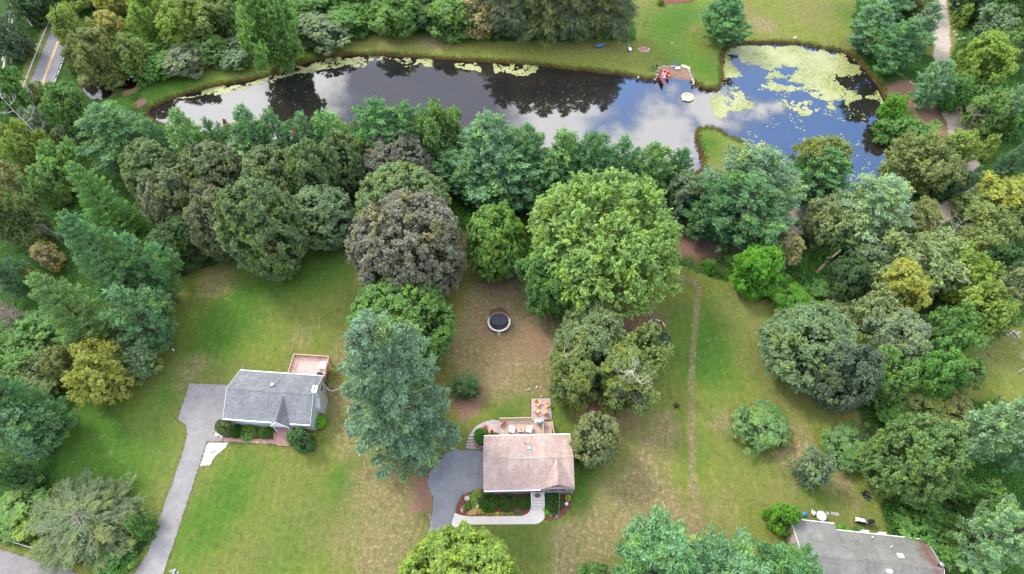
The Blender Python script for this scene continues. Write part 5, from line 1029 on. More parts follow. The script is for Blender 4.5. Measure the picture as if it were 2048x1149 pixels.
# ---------------------------------------------------------------- deck, patio and path of the tan house
def fin_obj(mb, name, mat, px, py, z, rz_=0, label=None, cat=None, group=None, smooth=False):
    o = mb.build(name, mat, smooth=smooth); x, y = P(px, py, z); o.location = (x, y, z); o.rotation_euler.z = rz_; return tag(o, label, cat, group)
DZ = .75
def rect_loc(px0, py0, z):
    v = Vector(P(px0, py0, z)) - ctr; c_, s_ = math.cos(-rz), math.sin(-rz); return (v.x * c_ - v.y * s_, v.x * s_ + v.y * c_)
ax, ay = rect_loc(999, 841, DZ); bx2, by2 = rect_loc(1103, 841, DZ); py0_, _ = rect_loc(1063.5, 841, DZ)
dk2 = empty('deck', (ctr.x, ctr.y, 0), rz, 'low tan deck with baluster railing behind the tan roofed house', 'deck')
MB().box(ax, bx2 - 1.3, HD + .03, ay, -.1, DZ).build('floor', DECKT, dk2); MB().box(bx2 - 1.297, bx2, HD + .03, ay - .3, -.1, DZ - .2).build('step', DECKT, dk2)
railing(dk2, [(ax, ay - .03, py0_, ay - .03)], DZ, RAILT, .9); railing(dk2, [(bx2 - 1.35, ay - .1, bx2 - 1.35, HD + .3)], DZ, RAILT, .9); railing(dk2, [(bx2, ay - .4, bx2 + .3, HD + .9), (bx2 + .35, HD + .85, HW - .2, HD + .85)], .4, RAILT, .9)
MB().box(bx2 + .003, HW - .1, HD + .03, HD + .9, .1, .4).build('walkway', DECKT, dk2)
slab('patio', [(1062.8,798.5),(1101.5,797.5),(1103.5,840),(1062.8,840)], -.2, .12, PATIO)
slab('flagstone_path', [(1001,842),(985,840),(965,846),(950,855),(940,868),(935,882),(932,898),(968,900),(968,894),(950,889),(947,884),(950,874),(956,864),(965,857),(975,853),(985,858),(992,866),(1001,868)], -.2, .10, FLAG)
slab('brick_patio', [(970,853.5),(980,853.5),(990,858),(994,866),(979,867),(974,860)], -.2, .14, gm('pink_stone', (.50, .27, .21), (.60, .36, .29), 2, 9))
# curved steps of the path, each one tread
pst = empty('garden_steps', (*P(941, 885), 0), 0, 'curved stone garden steps climbing from the dark driveway to the deck', 'steps'); ox, oy = P(941, 885)
for i, (q0, q1) in enumerate((((932,896),(949,893)), ((932.5,891),(949,888.5)), ((934,885.5),(950,884)), ((936.5,879),(952,879)), ((939.5,873),(954,874.5)))):
    a_, b_ = Vector(P(*q0)), Vector(P(*q1)); n_ = Vector((-(b_ - a_).normalized().y, (b_ - a_).normalized().x)); z_ = .17 + i * .09
    MB().prism([tuple(v - Vector((ox, oy))) for v in (a_ - n_ * .16, b_ - n_ * .16, b_ + n_ * .13, a_ + n_ * .13)], .0, z_).build('tread', FLAG, pst)
# planter wall and its shrub
pl = empty('planter', (*P(960, 879), 0), 0, 'curved red block planter between the garden steps and the tan house', 'planter'); ox, oy = P(960, 879)
arc = [(971,896.5),(960,895),(953,892),(949,887),(950,879),(954,870),(961,862),(969,856.5),(974,855)]
pts = [Vector(P(*p)) - Vector((ox, oy)) for p in arc]
MB().prism([tuple(p) for p in pts] + [tuple(Vector(P(973, 870)) - Vector((ox, oy)))], 0, .42).build('soil', MULCH, pl)
m = MB()
for i in range(len(pts) - 1):
    a_, b_ = pts[i], pts[i + 1]; d_ = (b_ - a_).normalized(); n_ = Vector((-d_.y, d_.x)); m.prism([tuple(a_ - n_ * .02), tuple(b_ - n_ * .02), tuple(b_ + n_ * .24), tuple(a_ + n_ * .24)] , 0, .5 + .004 * (i % 2))
m.build('block_wall', REDBR, pl)
pcap = MB()
for i in range(4):
    a_, b_ = pts[i], pts[i + 1]; d_ = (b_ - a_).normalized(); n_ = Vector((-d_.y, d_.x)); pcap.prism([tuple(a_ - n_ * .06), tuple(b_ - n_ * .06), tuple(b_ + n_ * .1), tuple(a_ + n_ * .1)], .51, .56 + .003 * (i % 2))
pcap.build('coping', FLAG, pl)
tree('clipped', (.06, .15, .03), 961, 858, 26, 34, 'shrub', 'green shrub growing in the red block planter', 'shrub', None, tmin=1.2)
# chairs
ORG = plain('orange_chair_paint', (.72, .30, .12), .6, .12, 5); ORL = plain('light_orange_seat', (.80, .46, .26), .6, .1, 5)
def adirondack(loc_, rz_, label):
    c = empty('garden_chair', loc_, rz_, label, 'chair', 'orange garden chairs on the patio')
    m = MB(); 
    for i in range(5): x = -.24 + i * .12; m.add([(x - .052, -.30, .36), (x + .052, -.30, .36), (x + .052, .22, .24), (x - .052, .22, .24), (x - .052, -.30, .385), (x + .052, -.30, .385), (x + .052, .22, .265), (x - .052, .22, .265)], [(0, 3, 2, 1), (4, 5, 6, 7), (0, 1, 5, 4), (1, 2, 6, 5), (2, 3, 7, 6), (3, 0, 4, 7)])
    m.build('seat', ORL, c); m = MB()
    for i in range(5): x = -.24 + i * .12; hh = .98 - abs(i - 2) * .05; m.add([(x - .05, .20, .26), (x + .05, .20, .26), (x + .06, .52, hh), (x - .06, .52, hh), (x - .05, .24, .25), (x + .05, .24, .25), (x + .06, .55, hh), (x - .06, .55, hh)], [(0, 1, 2, 3), (4, 7, 6, 5), (0, 4, 5, 1), (3, 2, 6, 7), (0, 3, 7, 4), (1, 5, 6, 2)])
    m.build('backrest', ORG, c)
    for sx_ in (-1, 1):
        MB().box(sx_ * .37 - .07, sx_ * .37 + .07, -.36, .36, .54, .565).build('armrest', ORL, c)
        MB().box(sx_ * .35 - .03, sx_ * .35 + .03, -.31, -.24, 0, .54).build('leg', ORG, c); MB().box(sx_ * .35 - .03, sx_ * .35 + .03, .24, .31, 0, .54).build('leg', ORG, c)
    return c
for px_, py_, r_, lb in ((1076.5, 808, 2.6, 'orange garden chair at the far left of the four on the patio'), (1092, 811, -2.2 + 6.28 - 5.0, 'orange garden chair at the far right of the four on the patio'), (1073.5, 822.5, 1.0, 'orange garden chair at the near left of the four on the patio'), (1089, 824.5, -2.4, 'orange garden chair at the near right of the four on the patio')):
    x, y = P(px_, py_, .4); cx_, cy_ = P(1083, 816, .4); ang = math.atan2(cy_ - y, cx_ - x) + math.pi / 2; adirondack((x, y, .12), ang + (px_ % 3 - 1) * .15, lb).scale = (.98,) * 3
CUSH = plain('white_cushion', (.80, .80, .82), .8, .04, 4)
def lounge(loc_, rz_, label):
    c = empty('lounge_chair', loc_, rz_, label, 'chair', 'white lounge chairs on the tan deck'); MB().box(-.38, .38, -.38, .3, .2, .42).build('seat', CUSH, c); MB().box(-.38, .38, .3, .46, .2, .85).build('backrest', CUSH, c)
    for s_ in (-1, 1): MB().box(s_ * .43 - .05, s_ * .43 + .05, -.38, .46, .2, .62).build('armrest', WHITE, c)
    for s_ in (-.38, .38):
        for t_ in (-.3, .4): MB().box(s_ - .03, s_ + .03, t_ - .03, t_ + .03, 0, .2).build('leg', WHITE, c)
lounge((*P(1024.5, 860, DZ + .4), DZ), math.radians(75), 'white lounge chair left of the low table on the deck'); lounge((*P(1058, 859.5, DZ + .4), DZ), math.radians(-105), 'white lounge chair right of the low table on the deck')
tb = empty('coffee_table', (*P(1041.5, 860.5, DZ + .4), DZ), rz, 'low tan table with a dark centrepiece between the white chairs', 'table'); MB().box(-.5, .5, -.3, .3, .36, .42).build('tabletop', RAILT, tb)
for s_ in (-.44, .44):
    for t_ in (-.24, .24): MB().box(s_ - .03, s_ + .03, t_ - .03, t_ + .03, 0, .36).build('leg', RAILT, tb)
bw = MB().cyl(0, 0, 0, .1, .06, 10, .09).build('bowl', BLACK); bw.location = (*P(1042, 859.5, DZ + .45), DZ + .421); tag(bw, 'small dark bowl on the low deck table', 'bowl')
gl = empty('grill', (*P(1078.5, 843, DZ + .8), DZ), rz, 'stainless steel barbecue grill at the deck railing', 'grill'); STEEL = plain('stainless', (.72, .73, .76), .35, .05, 4, .5, .2)
MB().tube([(-.42, .0, .95), (-.36, 0, 1.02), (.36, 0, 1.02), (.42, 0, .95)], [.22, .3, .3, .22], 12).build('lid', STEEL, gl); MB().box(-.38, .38, -.27, .27, .12, .93).build('cabinet', STEEL, gl)
for s_ in (-1, 1): MB().box(min(s_ * .39, s_ * .68), max(s_ * .39, s_ * .68), -.25, .25, .86, .9).build('side_shelf', STEEL, gl)
MB().tube([(-.3, -.36, 1.0), (.3, -.36, 1.0)], .02, 6).build('handle', BLACK, gl)
for s_ in (-.33, .33): MB().cyl(s_, 0, 0, .12, .05, 8).build('wheel', BLACK, gl)
pb = empty('flower_box', (*P(1006.5, 848.5, DZ + .4), DZ), math.radians(-38) + math.pi / 2, 'grey trough of dark red flowers standing askew on the deck', 'flower box')
m = MB().box(-.5, .5, -.22, -.16, .0, .45).box(-.5, .5, .16, .22, 0, .45).box(-.5, -.44, -.16, .16, 0, .45).box(.44, .5, -.16, .16, 0, .45).box(-.44, .44, -.16, .16, .0, .1); m.build('trough', plain('driftwood', (.42, .36, .32), .8), pb)
rs_ = np.random.RandomState(5); n_ = 500; C0 = np.stack([rs_.uniform(-.42, .42, n_), rs_.uniform(-.14, .14, n_), rs_.uniform(.36, .56, n_)], -1)
fm = quads_mesh('flowers', leaves(C0, rs_.normal(size=(n_, 3)), rs_.normal(size=(n_, 3)) + [0, 0, 1], .12, .09, rs_), rs_.rand(n_), FOL); fo = bpy.data.objects.new('flowers', fm); col.objects.link(fo); fo.parent = pb; fo.color = (.26, .05, .03, 1)
bn = empty('planter_pot', (*P(984, 864, .4), .15), 0, 'black pot standing on the pink brick patio at the house corner', 'pot'); MB().cyl(0, 0, 0, .42, .17, 14, .22).build('pot_body', BLACK, bn); MB().cyl(0, 0, .42, .46, .24, 14).build('rim', BLACK, bn)
# hedge balls and bed plants
for px_, yt, wpx, hh, lb in ((978, 987, 36, 32, 'clipped round dark green bush nearest the dark driveway, in front of the tan house'), (1014.5, 988.5, 32.5, 30, 'clipped round dark green bush in the middle of the three left of the steps'), (1048.5, 990.5, 27, 27, 'clipped round dark green bush touching the left side of the pale front steps'), (1107.5, 986.5, 35, 36, 'clipped squarish dark green bush right of the pale front steps')):
    tree('clipped', K['hedge'], px_, yt, wpx, hh, 'clipped_bush', lb, 'bush', 'clipped bushes along the front of the tan house', tmin=1.2, var=.03)
GF = 'clipped shrubs in front of the white house'
for px_, yt, wpx, hh, cl_, lb in ((448, 838.5, 35, 36, (.085, .105, .045), 'big clipped round olive bush at the driveway corner of the white house'), (470, 856, 22, 22, K['hedge'], 'dark green clipped mound right of the olive ball'), (495.5, 851, 32, 22, (.06, .115, .02), 'wide mossy green clipped mound in the middle of the front bed'), (483, 862, 16, 14, (.07, .085, .03), 'small brownish green mound in the front bed'), (497.5, 868, 12, 9, K['hedge'], 'tiny green mound at the walkway edge'), (510.5, 861, 15, 18, (.09, .12, .035), 'small upright olive mound in the front bed'),
    (529, 857, 22, 23, (.05, .10, .02), 'clipped dark green mound left of the brick steps'), (538, 853, 20, 17, (.055, .11, .02), 'clipped mound against the wall beside the brick steps'), (475, 848, 14, 11, K['dark'], 'small dark bush against the white house wall'), (620, 870, 22, 24, (.05, .10, .025), 'low dark green bush right of the large one at the house corner')):
    tree('clipped', cl_, px_, yt, wpx, hh, 'clipped_bush', lb, 'bush', GF, tmin=.6, var=.03)
tree('leafy', (.045, .095, .035), 597, 856, 46, 50, 'round_bush', 'large dark green round bush right of the brick steps', 'bush', None, tmin=1.6, variant=1)
tree('clipped', (.10, .24, .025), 638, 831, 27, 25, 'round_bush', 'bright green round bush at the gable wall of the white house', 'bush', None, tmin=1.3)
tree('clipped', (.26, .30, .03), 1136, 990, 11, 13, 'round_bush', 'small yellow green bush at the right end of the mulch bed', 'bush', None, tmin=.6)
GB = 'garden plants in the mulch bed by the dark driveway'
for px_, yt, wpx, hh, cl_, lb in ((949, 984, 17, 14, (.13, .20, .04), 'light green perennial beside the house corner in the mulch bed'), (957, 979, 14, 10, (.16, .2, .05), 'pale green perennial close to the driveway wall of the tan house'), (946, 992, 15, 14, (.15, .21, .05), 'tall light green perennial in the middle of the driveway bed'), (935.5, 1006, 14, 15, (.07, .16, .04), 'round green plant in the driveway bed'), (950, 1003, 12, 11, (.12, .2, .04), 'green plant right of the round green plant'),
    (949, 1017, 14, 12, (.34, .25, .12), 'tan ornamental grass in the driveway bed'), (942, 1021, 11, 9, (.36, .22, .14), 'pinkish tan plant at the corner of the concrete walk'), (960, 1018, 10, 9, (.26, .26, .06), 'yellowish plant left of the flower row'), (955, 1009.5, 7, 6, (.5, .48, .42), 'white flowering plant beside the first clipped ball'), (925, 1012, 9, 8, (.2, .16, .12), 'dull brown plant at the driveway edge of the bed'), (924, 1018, 6, 6, (.45, .4, .36), 'pale plant at the driveway edge of the bed')):
    tree('tuft', cl_, px_, yt, wpx, hh, 'garden_plant', lb, 'plant', GB, tmin=.3)
for i in range(11):
    tree('tuft', (.19, .20, .05) if i not in (5,) else (.34, .30, .04), 967 + i * 5.6, 1024.5 + (i % 3) * .5, 6.5, 6, 'edging_plant', 'small yellow green plant, ' + ['first','second','third','fourth','fifth','sixth','seventh','eighth','ninth','tenth','eleventh'][i] + ' from the left in the row along the concrete walk', 'plant', 'row of edging plants along the concrete walk', tmin=.25)
tree('tuft', (.045, .12, .05), 1035.5, 1020, 10, 9, 'garden_plant', 'blue green round plant at the right end of the edging row', 'plant', None, tmin=.3)
tree('tuft', (.10, .20, .03), 1095, 1019, 14, 13, 'garden_plant', 'light green arching plant right of the concrete walk', 'plant', None, tmin=.4)
tree('tuft', (.07, .07, .065), 1108.5, 1021, 13, 11, 'garden_plant', 'dark grey plant below the squarish clipped bush', 'plant', None, tmin=.4)
tree('tuft', (.5, .48, .46), 1113, 1030, 5, 4, 'garden_plant', 'white little plant at the edge of the right mulch bed', 'plant', None, tmin=.2)
fp = empty('flower_pot', (*P(1133, 1008.5, .3), .075), 0, 'grey pot with dark foliage at the right end of the mulch bed', 'pot'); MB().cyl(0, 0, 0, .4, .17, 12, .24).build('pot_body', GREYM, fp)
bb_ = empty('bird_bath', (*P(934, 997, .6), .075), 0, 'pale stone bird bath in the driveway bed', 'bird bath'); MB().cyl(0, 0, 0, .5, .12, 10, .08).build('pedestal', ROCK, bb_); MB().torus(0, 0, .55, .30, .07, 20, 6).build('rim', ROCK, bb_); MB().cyl(0, 0, .46, .54, .1, 16, .30).build('bowl', ROCK, bb_)
# trampoline
tx, ty = P(998, 643.5, .9); tp = empty('trampoline', (tx, ty, 0), 0, 'round trampoline with a black mat, pale rim pad and safety net', 'trampoline'); RT = 1.88
MB().cyl(0, 0, .86, .88, RT - .3, 48).build('jump_mat', plain('black_mat', (.055, .06, .075), .7, .15, 1.5), tp)
pm = MB(); n_ = 48; k = 0
for i in range(n_):
    t = 2 * math.pi * i / n_
    for r_, z_ in ((RT - .28, .90), (RT, .92), (RT, .86), (RT - .28, .885)): pm.v.append((r_ * math.cos(t), r_ * math.sin(t), z_))
for i in range(n_):
    j = (i + 1) % n_
    for q in range(4): pm.f.append((i * 4 + q, i * 4 + (q + 1) % 4, j * 4 + (q + 1) % 4, j * 4 + q))
gg = G('rim_pad'); t_n = gg.n('ShaderNodeSeparateXYZ'); gg.l(gg.co.outputs['Object'], t_n.inputs[0]); f_ = gg.ramp(gg.math('GREATER_THAN', t_n.outputs[1], .75), [(0, (.86, .78, .73)), (1, (.58, .33, .28))]); gg.fin(f_, .6)
pm.build('rim_pad', gg.m, tp)
lg = MB(); 
for i in range(4):
    t = math.pi / 4 + i * math.pi / 2; l_ = MB().tube([(1.7 * math.cos(t - .2), 1.7 * math.sin(t - .2), .85), (1.72 * math.cos(t - .18), 1.72 * math.sin(t - .18), .03), (1.72 * math.cos(t + .18), 1.72 * math.sin(t + .18), .03), (1.7 * math.cos(t + .2), 1.7 * math.sin(t + .2), .85)], .03, 6).build('leg', GREYM, tp)
for i in range(6):
    t = .3 + i * math.pi / 3; MB().tube([(1.8 * math.cos(t), 1.8 * math.sin(t), .4), (1.8 * math.cos(t), 1.8 * math.sin(t), 2.5), (1.62 * math.cos(t), 1.62 * math.sin(t), 2.62)], .022, 6).build('net_pole', BLACK, tp)
netm = newmat('net_mesh'); t_ = netm.node_tree; o_ = t_.nodes.new('ShaderNodeOutputMaterial'); a_ = t_.nodes.new('ShaderNodeBsdfTransparent'); b_ = t_.nodes.new('ShaderNodeBsdfDiffuse'); b_.inputs[0].default_value = (.03, .022, .02, 1); x_m = t_.nodes.new('ShaderNodeMixShader'); x_m.inputs[0].default_value = .5; t_.links.new(a_.outputs[0], x_m.inputs[1]); t_.links.new(b_.outputs[0], x_m.inputs[2]); t_.links.new(x_m.outputs[0], o_.inputs[0])
nm_ = MB(); n_ = 48
for i in range(n_):
    t = 2 * math.pi * i / n_; q = 1 + .015 * math.cos(6 * (t - .3)); nm_.v += [(1.58 * math.cos(t), 1.58 * math.sin(t), .92), (1.62 * q * math.cos(t), 1.62 * q * math.sin(t), 2.6 + .04 * math.cos(6 * (t - .3)))]
for i in range(n_): j = (i + 1) % n_; nm_.f.append((2 * i, 2 * j, 2 * j + 1, 2 * i + 1))
nm_.build('safety_net', netm, tp)
MB().tube([(-.2, -2.1, .3), (.2, -2.1, .3)], .03, 6).tube([(-.22, -2.3, .03), (-.22, -1.9, .86)], .025, 5).tube([(.22, -2.3, .03), (.22, -1.9, .86)], .025, 5).tube([(-.22, -2.0, .58), (.22, -2.0, .58)], .03, 6).build('ladder', WHITE, tp)
# ---------------------------------------------------------------- beach, boats and things on the water
bx, by = P(1352, 150)
def kayak(L0, Wd_, hull, deck_c, loc_, rz_, name, label, cat, cockpit=True, grp=None, z=.0):
    k = empty(name, (loc_[0], loc_[1], z), rz_, label, cat, grp); m = MB(); n = 13; mm = 8
    for i in range(n):
        t = i / (n - 1) * 2 - 1; wv = Wd_ / 2 * max(.04, (1 - abs(t) ** 2.2)); hk = .3 + .12 * t * t
        for j in range(mm):
            a = math.pi * j / (mm - 1); m.v.append((wv * math.cos(a), t * L0 / 2, .02 + .1 * abs(t) ** 3 + (hk - .02) * (1 - math.sin(a) ** .8)))
    for i in range(n - 1):
        for j in range(mm - 1): m.f.append((i * mm + j, i * mm + j + 1, (i + 1) * mm + j + 1, (i + 1) * mm + j))
    m.build('hull', hull, k, True); d = MB()
    for i in range(n):
        t = i / (n - 1) * 2 - 1; wv = Wd_ / 2 * max(.04, (1 - abs(t) ** 2.2)); hk = .3 + .12 * t * t
        dz_ = -.16 if (abs(t) < .75 and not cockpit) else .03
        d.v += [(-wv * .99, t * L0 / 2, hk + .003), (-wv * .72, t * L0 / 2, hk + dz_), (0, t * L0 / 2, hk + dz_ + (.03 if cockpit else 0)), (wv * .72, t * L0 / 2, hk + dz_), (wv * .99, t * L0 / 2, hk + .003)]
    for i in range(n - 1):
        for j in range(4): d.f.append((i * 5 + j, i * 5 + j + 1, (i + 1) * 5 + j + 1, (i + 1) * 5 + j))
    d.build('top_deck', deck_c, k, False)
    if cockpit:
        MB().torus(0, -.05, .37, .24, .035, 20, 6, 1, 1.7).build('cockpit_rim', BLACK, k); c_ = MB().cyl(0, 0, .352, .36, .22, 18).build('cockpit', BLACK, k); c_.scale = (1, 1.6, 1); c_.location.y = -.05; MB().box(-.16, .16, .1, .2, .36, .56).build('seat_back', BLACK, k)
    else:
        for yy in (-L0 * .2, L0 * .18): MB().box(-Wd_ * .42, Wd_ * .42, yy - .1, yy + .1, .24, .27).build('thwart', deck_c, k)
    return k
RED = plain('red_hull', (.70, .09, .05), .4, .08, 3, .5); ORR = plain('orange_red_hull', (.80, .20, .10), .4, .08, 3, .5); MARO = plain('maroon_hull', (.26, .05, .06), .45, .1, 3, .5); GRYH = plain('grey_hull', (.50, .52, .56), .45, .08, 3, .5); LG = plain('lime_white_board', (.72, .80, .42), .5, .05, 3)
def ang(p, q): a_, b_ = Vector(P(*p)), Vector(P(*q)); return math.atan2(b_.y - a_.y, b_.x - a_.x) - math.pi / 2, (b_ - a_).length
for (p, q, wd_, hm, dm, nm2, lb, ct, ck) in (
    ((1320,140),(1327,170),1.0,MARO,MARO,'canoe','long maroon canoe half in the water at the left side of the beach','canoe',False),
    ((1325,147),(1329,159),.9,GRYH,GRYH,'rowboat','short grey boat lying beside the maroon canoe','boat',False),
    ((1327,138),(1331,152),.75,ORR,ORR,'kayak','orange red kayak, left one of the two on the beach','kayak',True),
    ((1333,140),(1339,157),.75,RED,RED,'kayak','red kayak, right one of the two on the beach','kayak',True)):
    r_, l_ = ang(p, q); kayak(max(l_, 2.2), wd_, hm, dm, P((p[0] + q[0]) / 2, (p[1] + q[1]) / 2, .2), r_, nm2, lb, ct, ck, None, .04)
sb = MB(); 
for i in range(24): t = 2 * math.pi * i / 24; sb.v += [(1.05 * math.cos(t), .42 * math.sin(t) * (1 - .12 * math.cos(t)), 0), (1.05 * math.cos(t), .42 * math.sin(t) * (1 - .12 * math.cos(t)), .12)]
sb.f = [(2 * i, 2 * ((i + 1) % 24), 2 * ((i + 1) % 24) + 1, 2 * i + 1) for i in range(24)] + [tuple(range(1, 48, 2)), tuple(range(0, 48, 2))[::-1]]
fin_obj(sb, 'paddle_board', LG, 1371, 134.5, .1, -.5, 'lime white paddle board lying on the grass behind the beach', 'board')
ck = empty('cooler', (*P(1355, 138, .2), .03), .05, 'white cooler box at the back of the beach', 'cooler'); MB().box(-.5, .5, -.28, .28, 0, .42).build('cooler_body', GRYH, ck); MB().box(-.52, .52, -.3, .3, .423, .5).build('lid', WHITE, ck)
BLU = plain('blue_canvas', (.06, .20, .42), .7)
def fold_chair(px_, py_, rz_, mat, label):
    c = empty('camp_chair', (*P(px_, py_, .4), 0), rz_, label, 'chair'); MB().box(-.27, .27, -.25, .25, .38, .42).build('seat', mat, c); MB().add([(-.27, .22, .42), (.27, .22, .42), (.27, .42, .9), (-.27, .42, .9), (-.27, .25, .42), (.27, .25, .42), (.27, .45, .9), (-.27, .45, .9)], [(0, 1, 2, 3), (4, 7, 6, 5), (0, 4, 5, 1), (3, 2, 6, 7), (0, 3, 7, 4), (1, 5, 6, 2)]).build('backrest', mat, c)
    for s_ in (-.25, .25):
        MB().tube([(s_, -.25, 0), (s_, .25, .4)], .018, 5).build('leg', GREYM, c); MB().tube([(s_, .25, 0), (s_, -.25, .4)], .018, 5).build('leg', GREYM, c)
fold_chair(1350.5, 130, .6, BLU, 'blue camp chair behind the beach'); fold_chair(1307, 138, 1.2, plain('dark_blue_canvas', (.03, .08, .14), .7), 'dark blue camp chair left of the beach on the grass'); fold_chair(1315, 132, 2.2, plain('dark_green_canvas', (.03, .06, .06), .7), 'dark green camp chair just above the left beach stones')
tb_ = empty('swim_ring', (*P(1375, 196, WZ), WZ), 0, 'pale yellow inflatable ring floating on the pond', 'float'); MB().torus(0, 0, .16, 1.15, .24, 40, 10).build('tube', plain('yellow_vinyl', (.56, .58, .26), .4, .04, 3, .5), tb_, True); MB().cyl(0, 0, .08, .1, 1.0, 32).build('mesh_floor', plain('green_grey_net', (.38, .46, .40), .7), tb_); MB().box(-1.3, -.95, -1.05, -.85, .05, .3).build('ladder', WHITE, tb_)
# stones round the beach
rd = random.Random(3)
ORD = ['first', 'second', 'third', 'fourth', 'fifth', 'sixth', 'seventh', 'eighth', 'ninth', 'tenth', 'eleventh', 'twelfth', 'thirteenth', 'fourteenth']
def stone(px_, py_, sx_, label, grp, mat=ROCK, z=0, name='stone'):
    x, y = P(px_, py_, z); r_ = sx_ / 2 / scale_at(x, y, z); m = MB().blob(0, 0, r_ * .35, r_, r_ * rd.uniform(.7, 1), r_ * .7, int(px_ * 31 + py_), .16, 8, 5)
    o = m.build(name, mat, loc=(x, y, z)); o.rotation_euler.z = rd.uniform(0, 6); return tag(o, label, 'stone', grp)
for i, (px_, py_) in enumerate([(1316,144),(1315,151),(1313,156),(1310,160),(1318,138),(1323,135),(1328,134.5),(1333,134.5),(1336,136),(1342,134),(1347,134)]): stone(px_, py_, rd.uniform(4, 6.5), 'pale edging stone, ' + ORD[i] + ' along the left and back of the beach counting from the left', 'stones edging the beach on its left and back')
for i, (px_, py_) in enumerate([(1378,140),(1379,144),(1380.5,148),(1381,152),(1382.5,155),(1384,159),(1386,162),(1387.5,165),(1386,169)]): stone(px_, py_, rd.uniform(4, 6), 'pinkish stone, ' + ORD[i] + ' from the top in the row down the right side of the beach', 'stones edging the beach on its right', z=0)
stone(1276,156,6,'pale stone on the bank just left of the beach',None); stone(1590,78,8,'single pale stone on the far bank of the lily covered pond',None); stone(1344,88,5,'pale stone on the lawn between the fire pit and the lone pine',None)
# fire pit
fpit = empty('fire_pit', (*P(1287, 99), 0), 0, 'stone ringed fire pit with reddish ash on the far lawn', 'fire pit'); MB().cyl(0, 0, -.1, .06, 1.15, 20).build('ash', REDBR, fpit)
m = MB()
for i in range(13): t = math.pi + i * math.pi / 12 * 1.0; m.blob(1.2 * math.cos(t), 1.15 * math.sin(t), .12, .2, .15, .16, i, .2, 7, 4)
m.build('stone_ring', ROCK, fpit)
mw = empty('push_mower', (*P(1260, 99, .4), 0), .2, 'white wheeled garden cart beside the fire pit', 'cart'); MB().box(-.3, .3, -.5, .45, .25, .6).build('tub', WHITE, mw); MB().tube([(-.22, .45, .5), (-.22, 1.1, .95), (.22, 1.1, .95), (.22, .45, .5)], .025, 6).build('handle', GREYM, mw)
for s_ in (-1, 1): MB().tube([(s_ * .32, -.3, .2), (s_ * .4, -.3, .2)], .2, 12).build('wheel', BLACK, mw)
hm_ = empty('hammock', (*P(1200, 92, .5), 0), .35, 'blue hammock bed under the tall conifers on the far bank', 'hammock'); m = MB()
for i in range(9):
    t = i / 8 * 2 - 1; wv = .45 * (1 - t * t) ** .5 + .04; m.v += [(t * 1.3, -wv, .55 + .3 * t * t), (t * 1.3, 0, .42 + .4 * t * t), (t * 1.3, wv, .55 + .3 * t * t)]
for i in range(8):
    for j in (0, 1): m.f.append((i * 3 + j, (i + 1) * 3 + j, (i + 1) * 3 + j + 1, i * 3 + j + 1))
m.build('sling', BLU, hm_)
for s_ in (-1, 1): MB().tube([(s_ * .5, 0, .05), (s_ * 1.45, 0, .95)], .04, 6).build('stand_leg', GREYM, hm_)
# boulder pile by the dirt road
for i, (px_, py_, s_) in enumerate([(1908,4,12),(1918,2,10),(1912,12,11),(1922,12,12),(1918,20,11),(1928,20,10),(1906,18,9),(1913,24,8),(1914,-6,12),(1930,12,8)]): stone(px_, py_, s_, 'pale boulder, ' + ORD[i] + ' of the heap beside the dirt road', 'boulder heap beside the dirt road', plain('chalky_boulder', (.66, .60, .56), .9, .15, 3), name='boulder')
for i, (px_, py_, s_) in enumerate([(1912,72,7),(1918,80,7),(1926,80,8),(1932,84,6),(1908,66,5)]): stone(px_, py_, s_, 'tan stone, ' + ORD[i] + ' of those scattered on the verge of the dirt road', 'stones on the verge of the dirt road')
for i, (px_, py_, s_) in enumerate([(2020,667,6),(2026,664,7),(2032,668,8),(2038,666,6),(2036,674,6),(2028,675,5),(2014,670,6)]): stone(px_, py_, s_, 'pale stone, ' + ORD[i] + ' of the heap above the bare shrub at the right edge', 'stone heap at the right edge', ROCKG)
for i, (px_, py_, s_) in enumerate([(418,931,5),(422,928,6),(413,932,4)]): stone(px_, py_, s_, 'tan stone, ' + ORD[i] + ' at the tip of the white gravel bed', 'stones at the tip of the gravel bed')
for i, (px_, py_, s_) in enumerate([(343,1143,7),(350,1141,8),(347,1147,6),(356,1146,5)]): stone(px_, py_, s_, 'small stone, ' + ORD[i] + ' beside the left driveway at the bottom edge', 'stones beside the left driveway', ROCKG)
for i, (px_, py_, s_) in enumerate([(1074,775,6),(1056,781,6),(1060,778,5),(1049,772,4),(1083,793,5)]): stone(px_, py_, s_, 'pinkish stone, ' + ORD[i] + ' of those on the lawn above the patio', 'stones on the lawn above the patio')
rk_ = rd
for i in range(14): stone(859 + 5 * math.sin(i * .35) - i * .25, 1030 + i * 4.4, rd.uniform(3, 4.6), 'tan stone, ' + ORD[i] + ' from the top in the row along the dark driveway', 'stones along the dark driveway', ROCK)
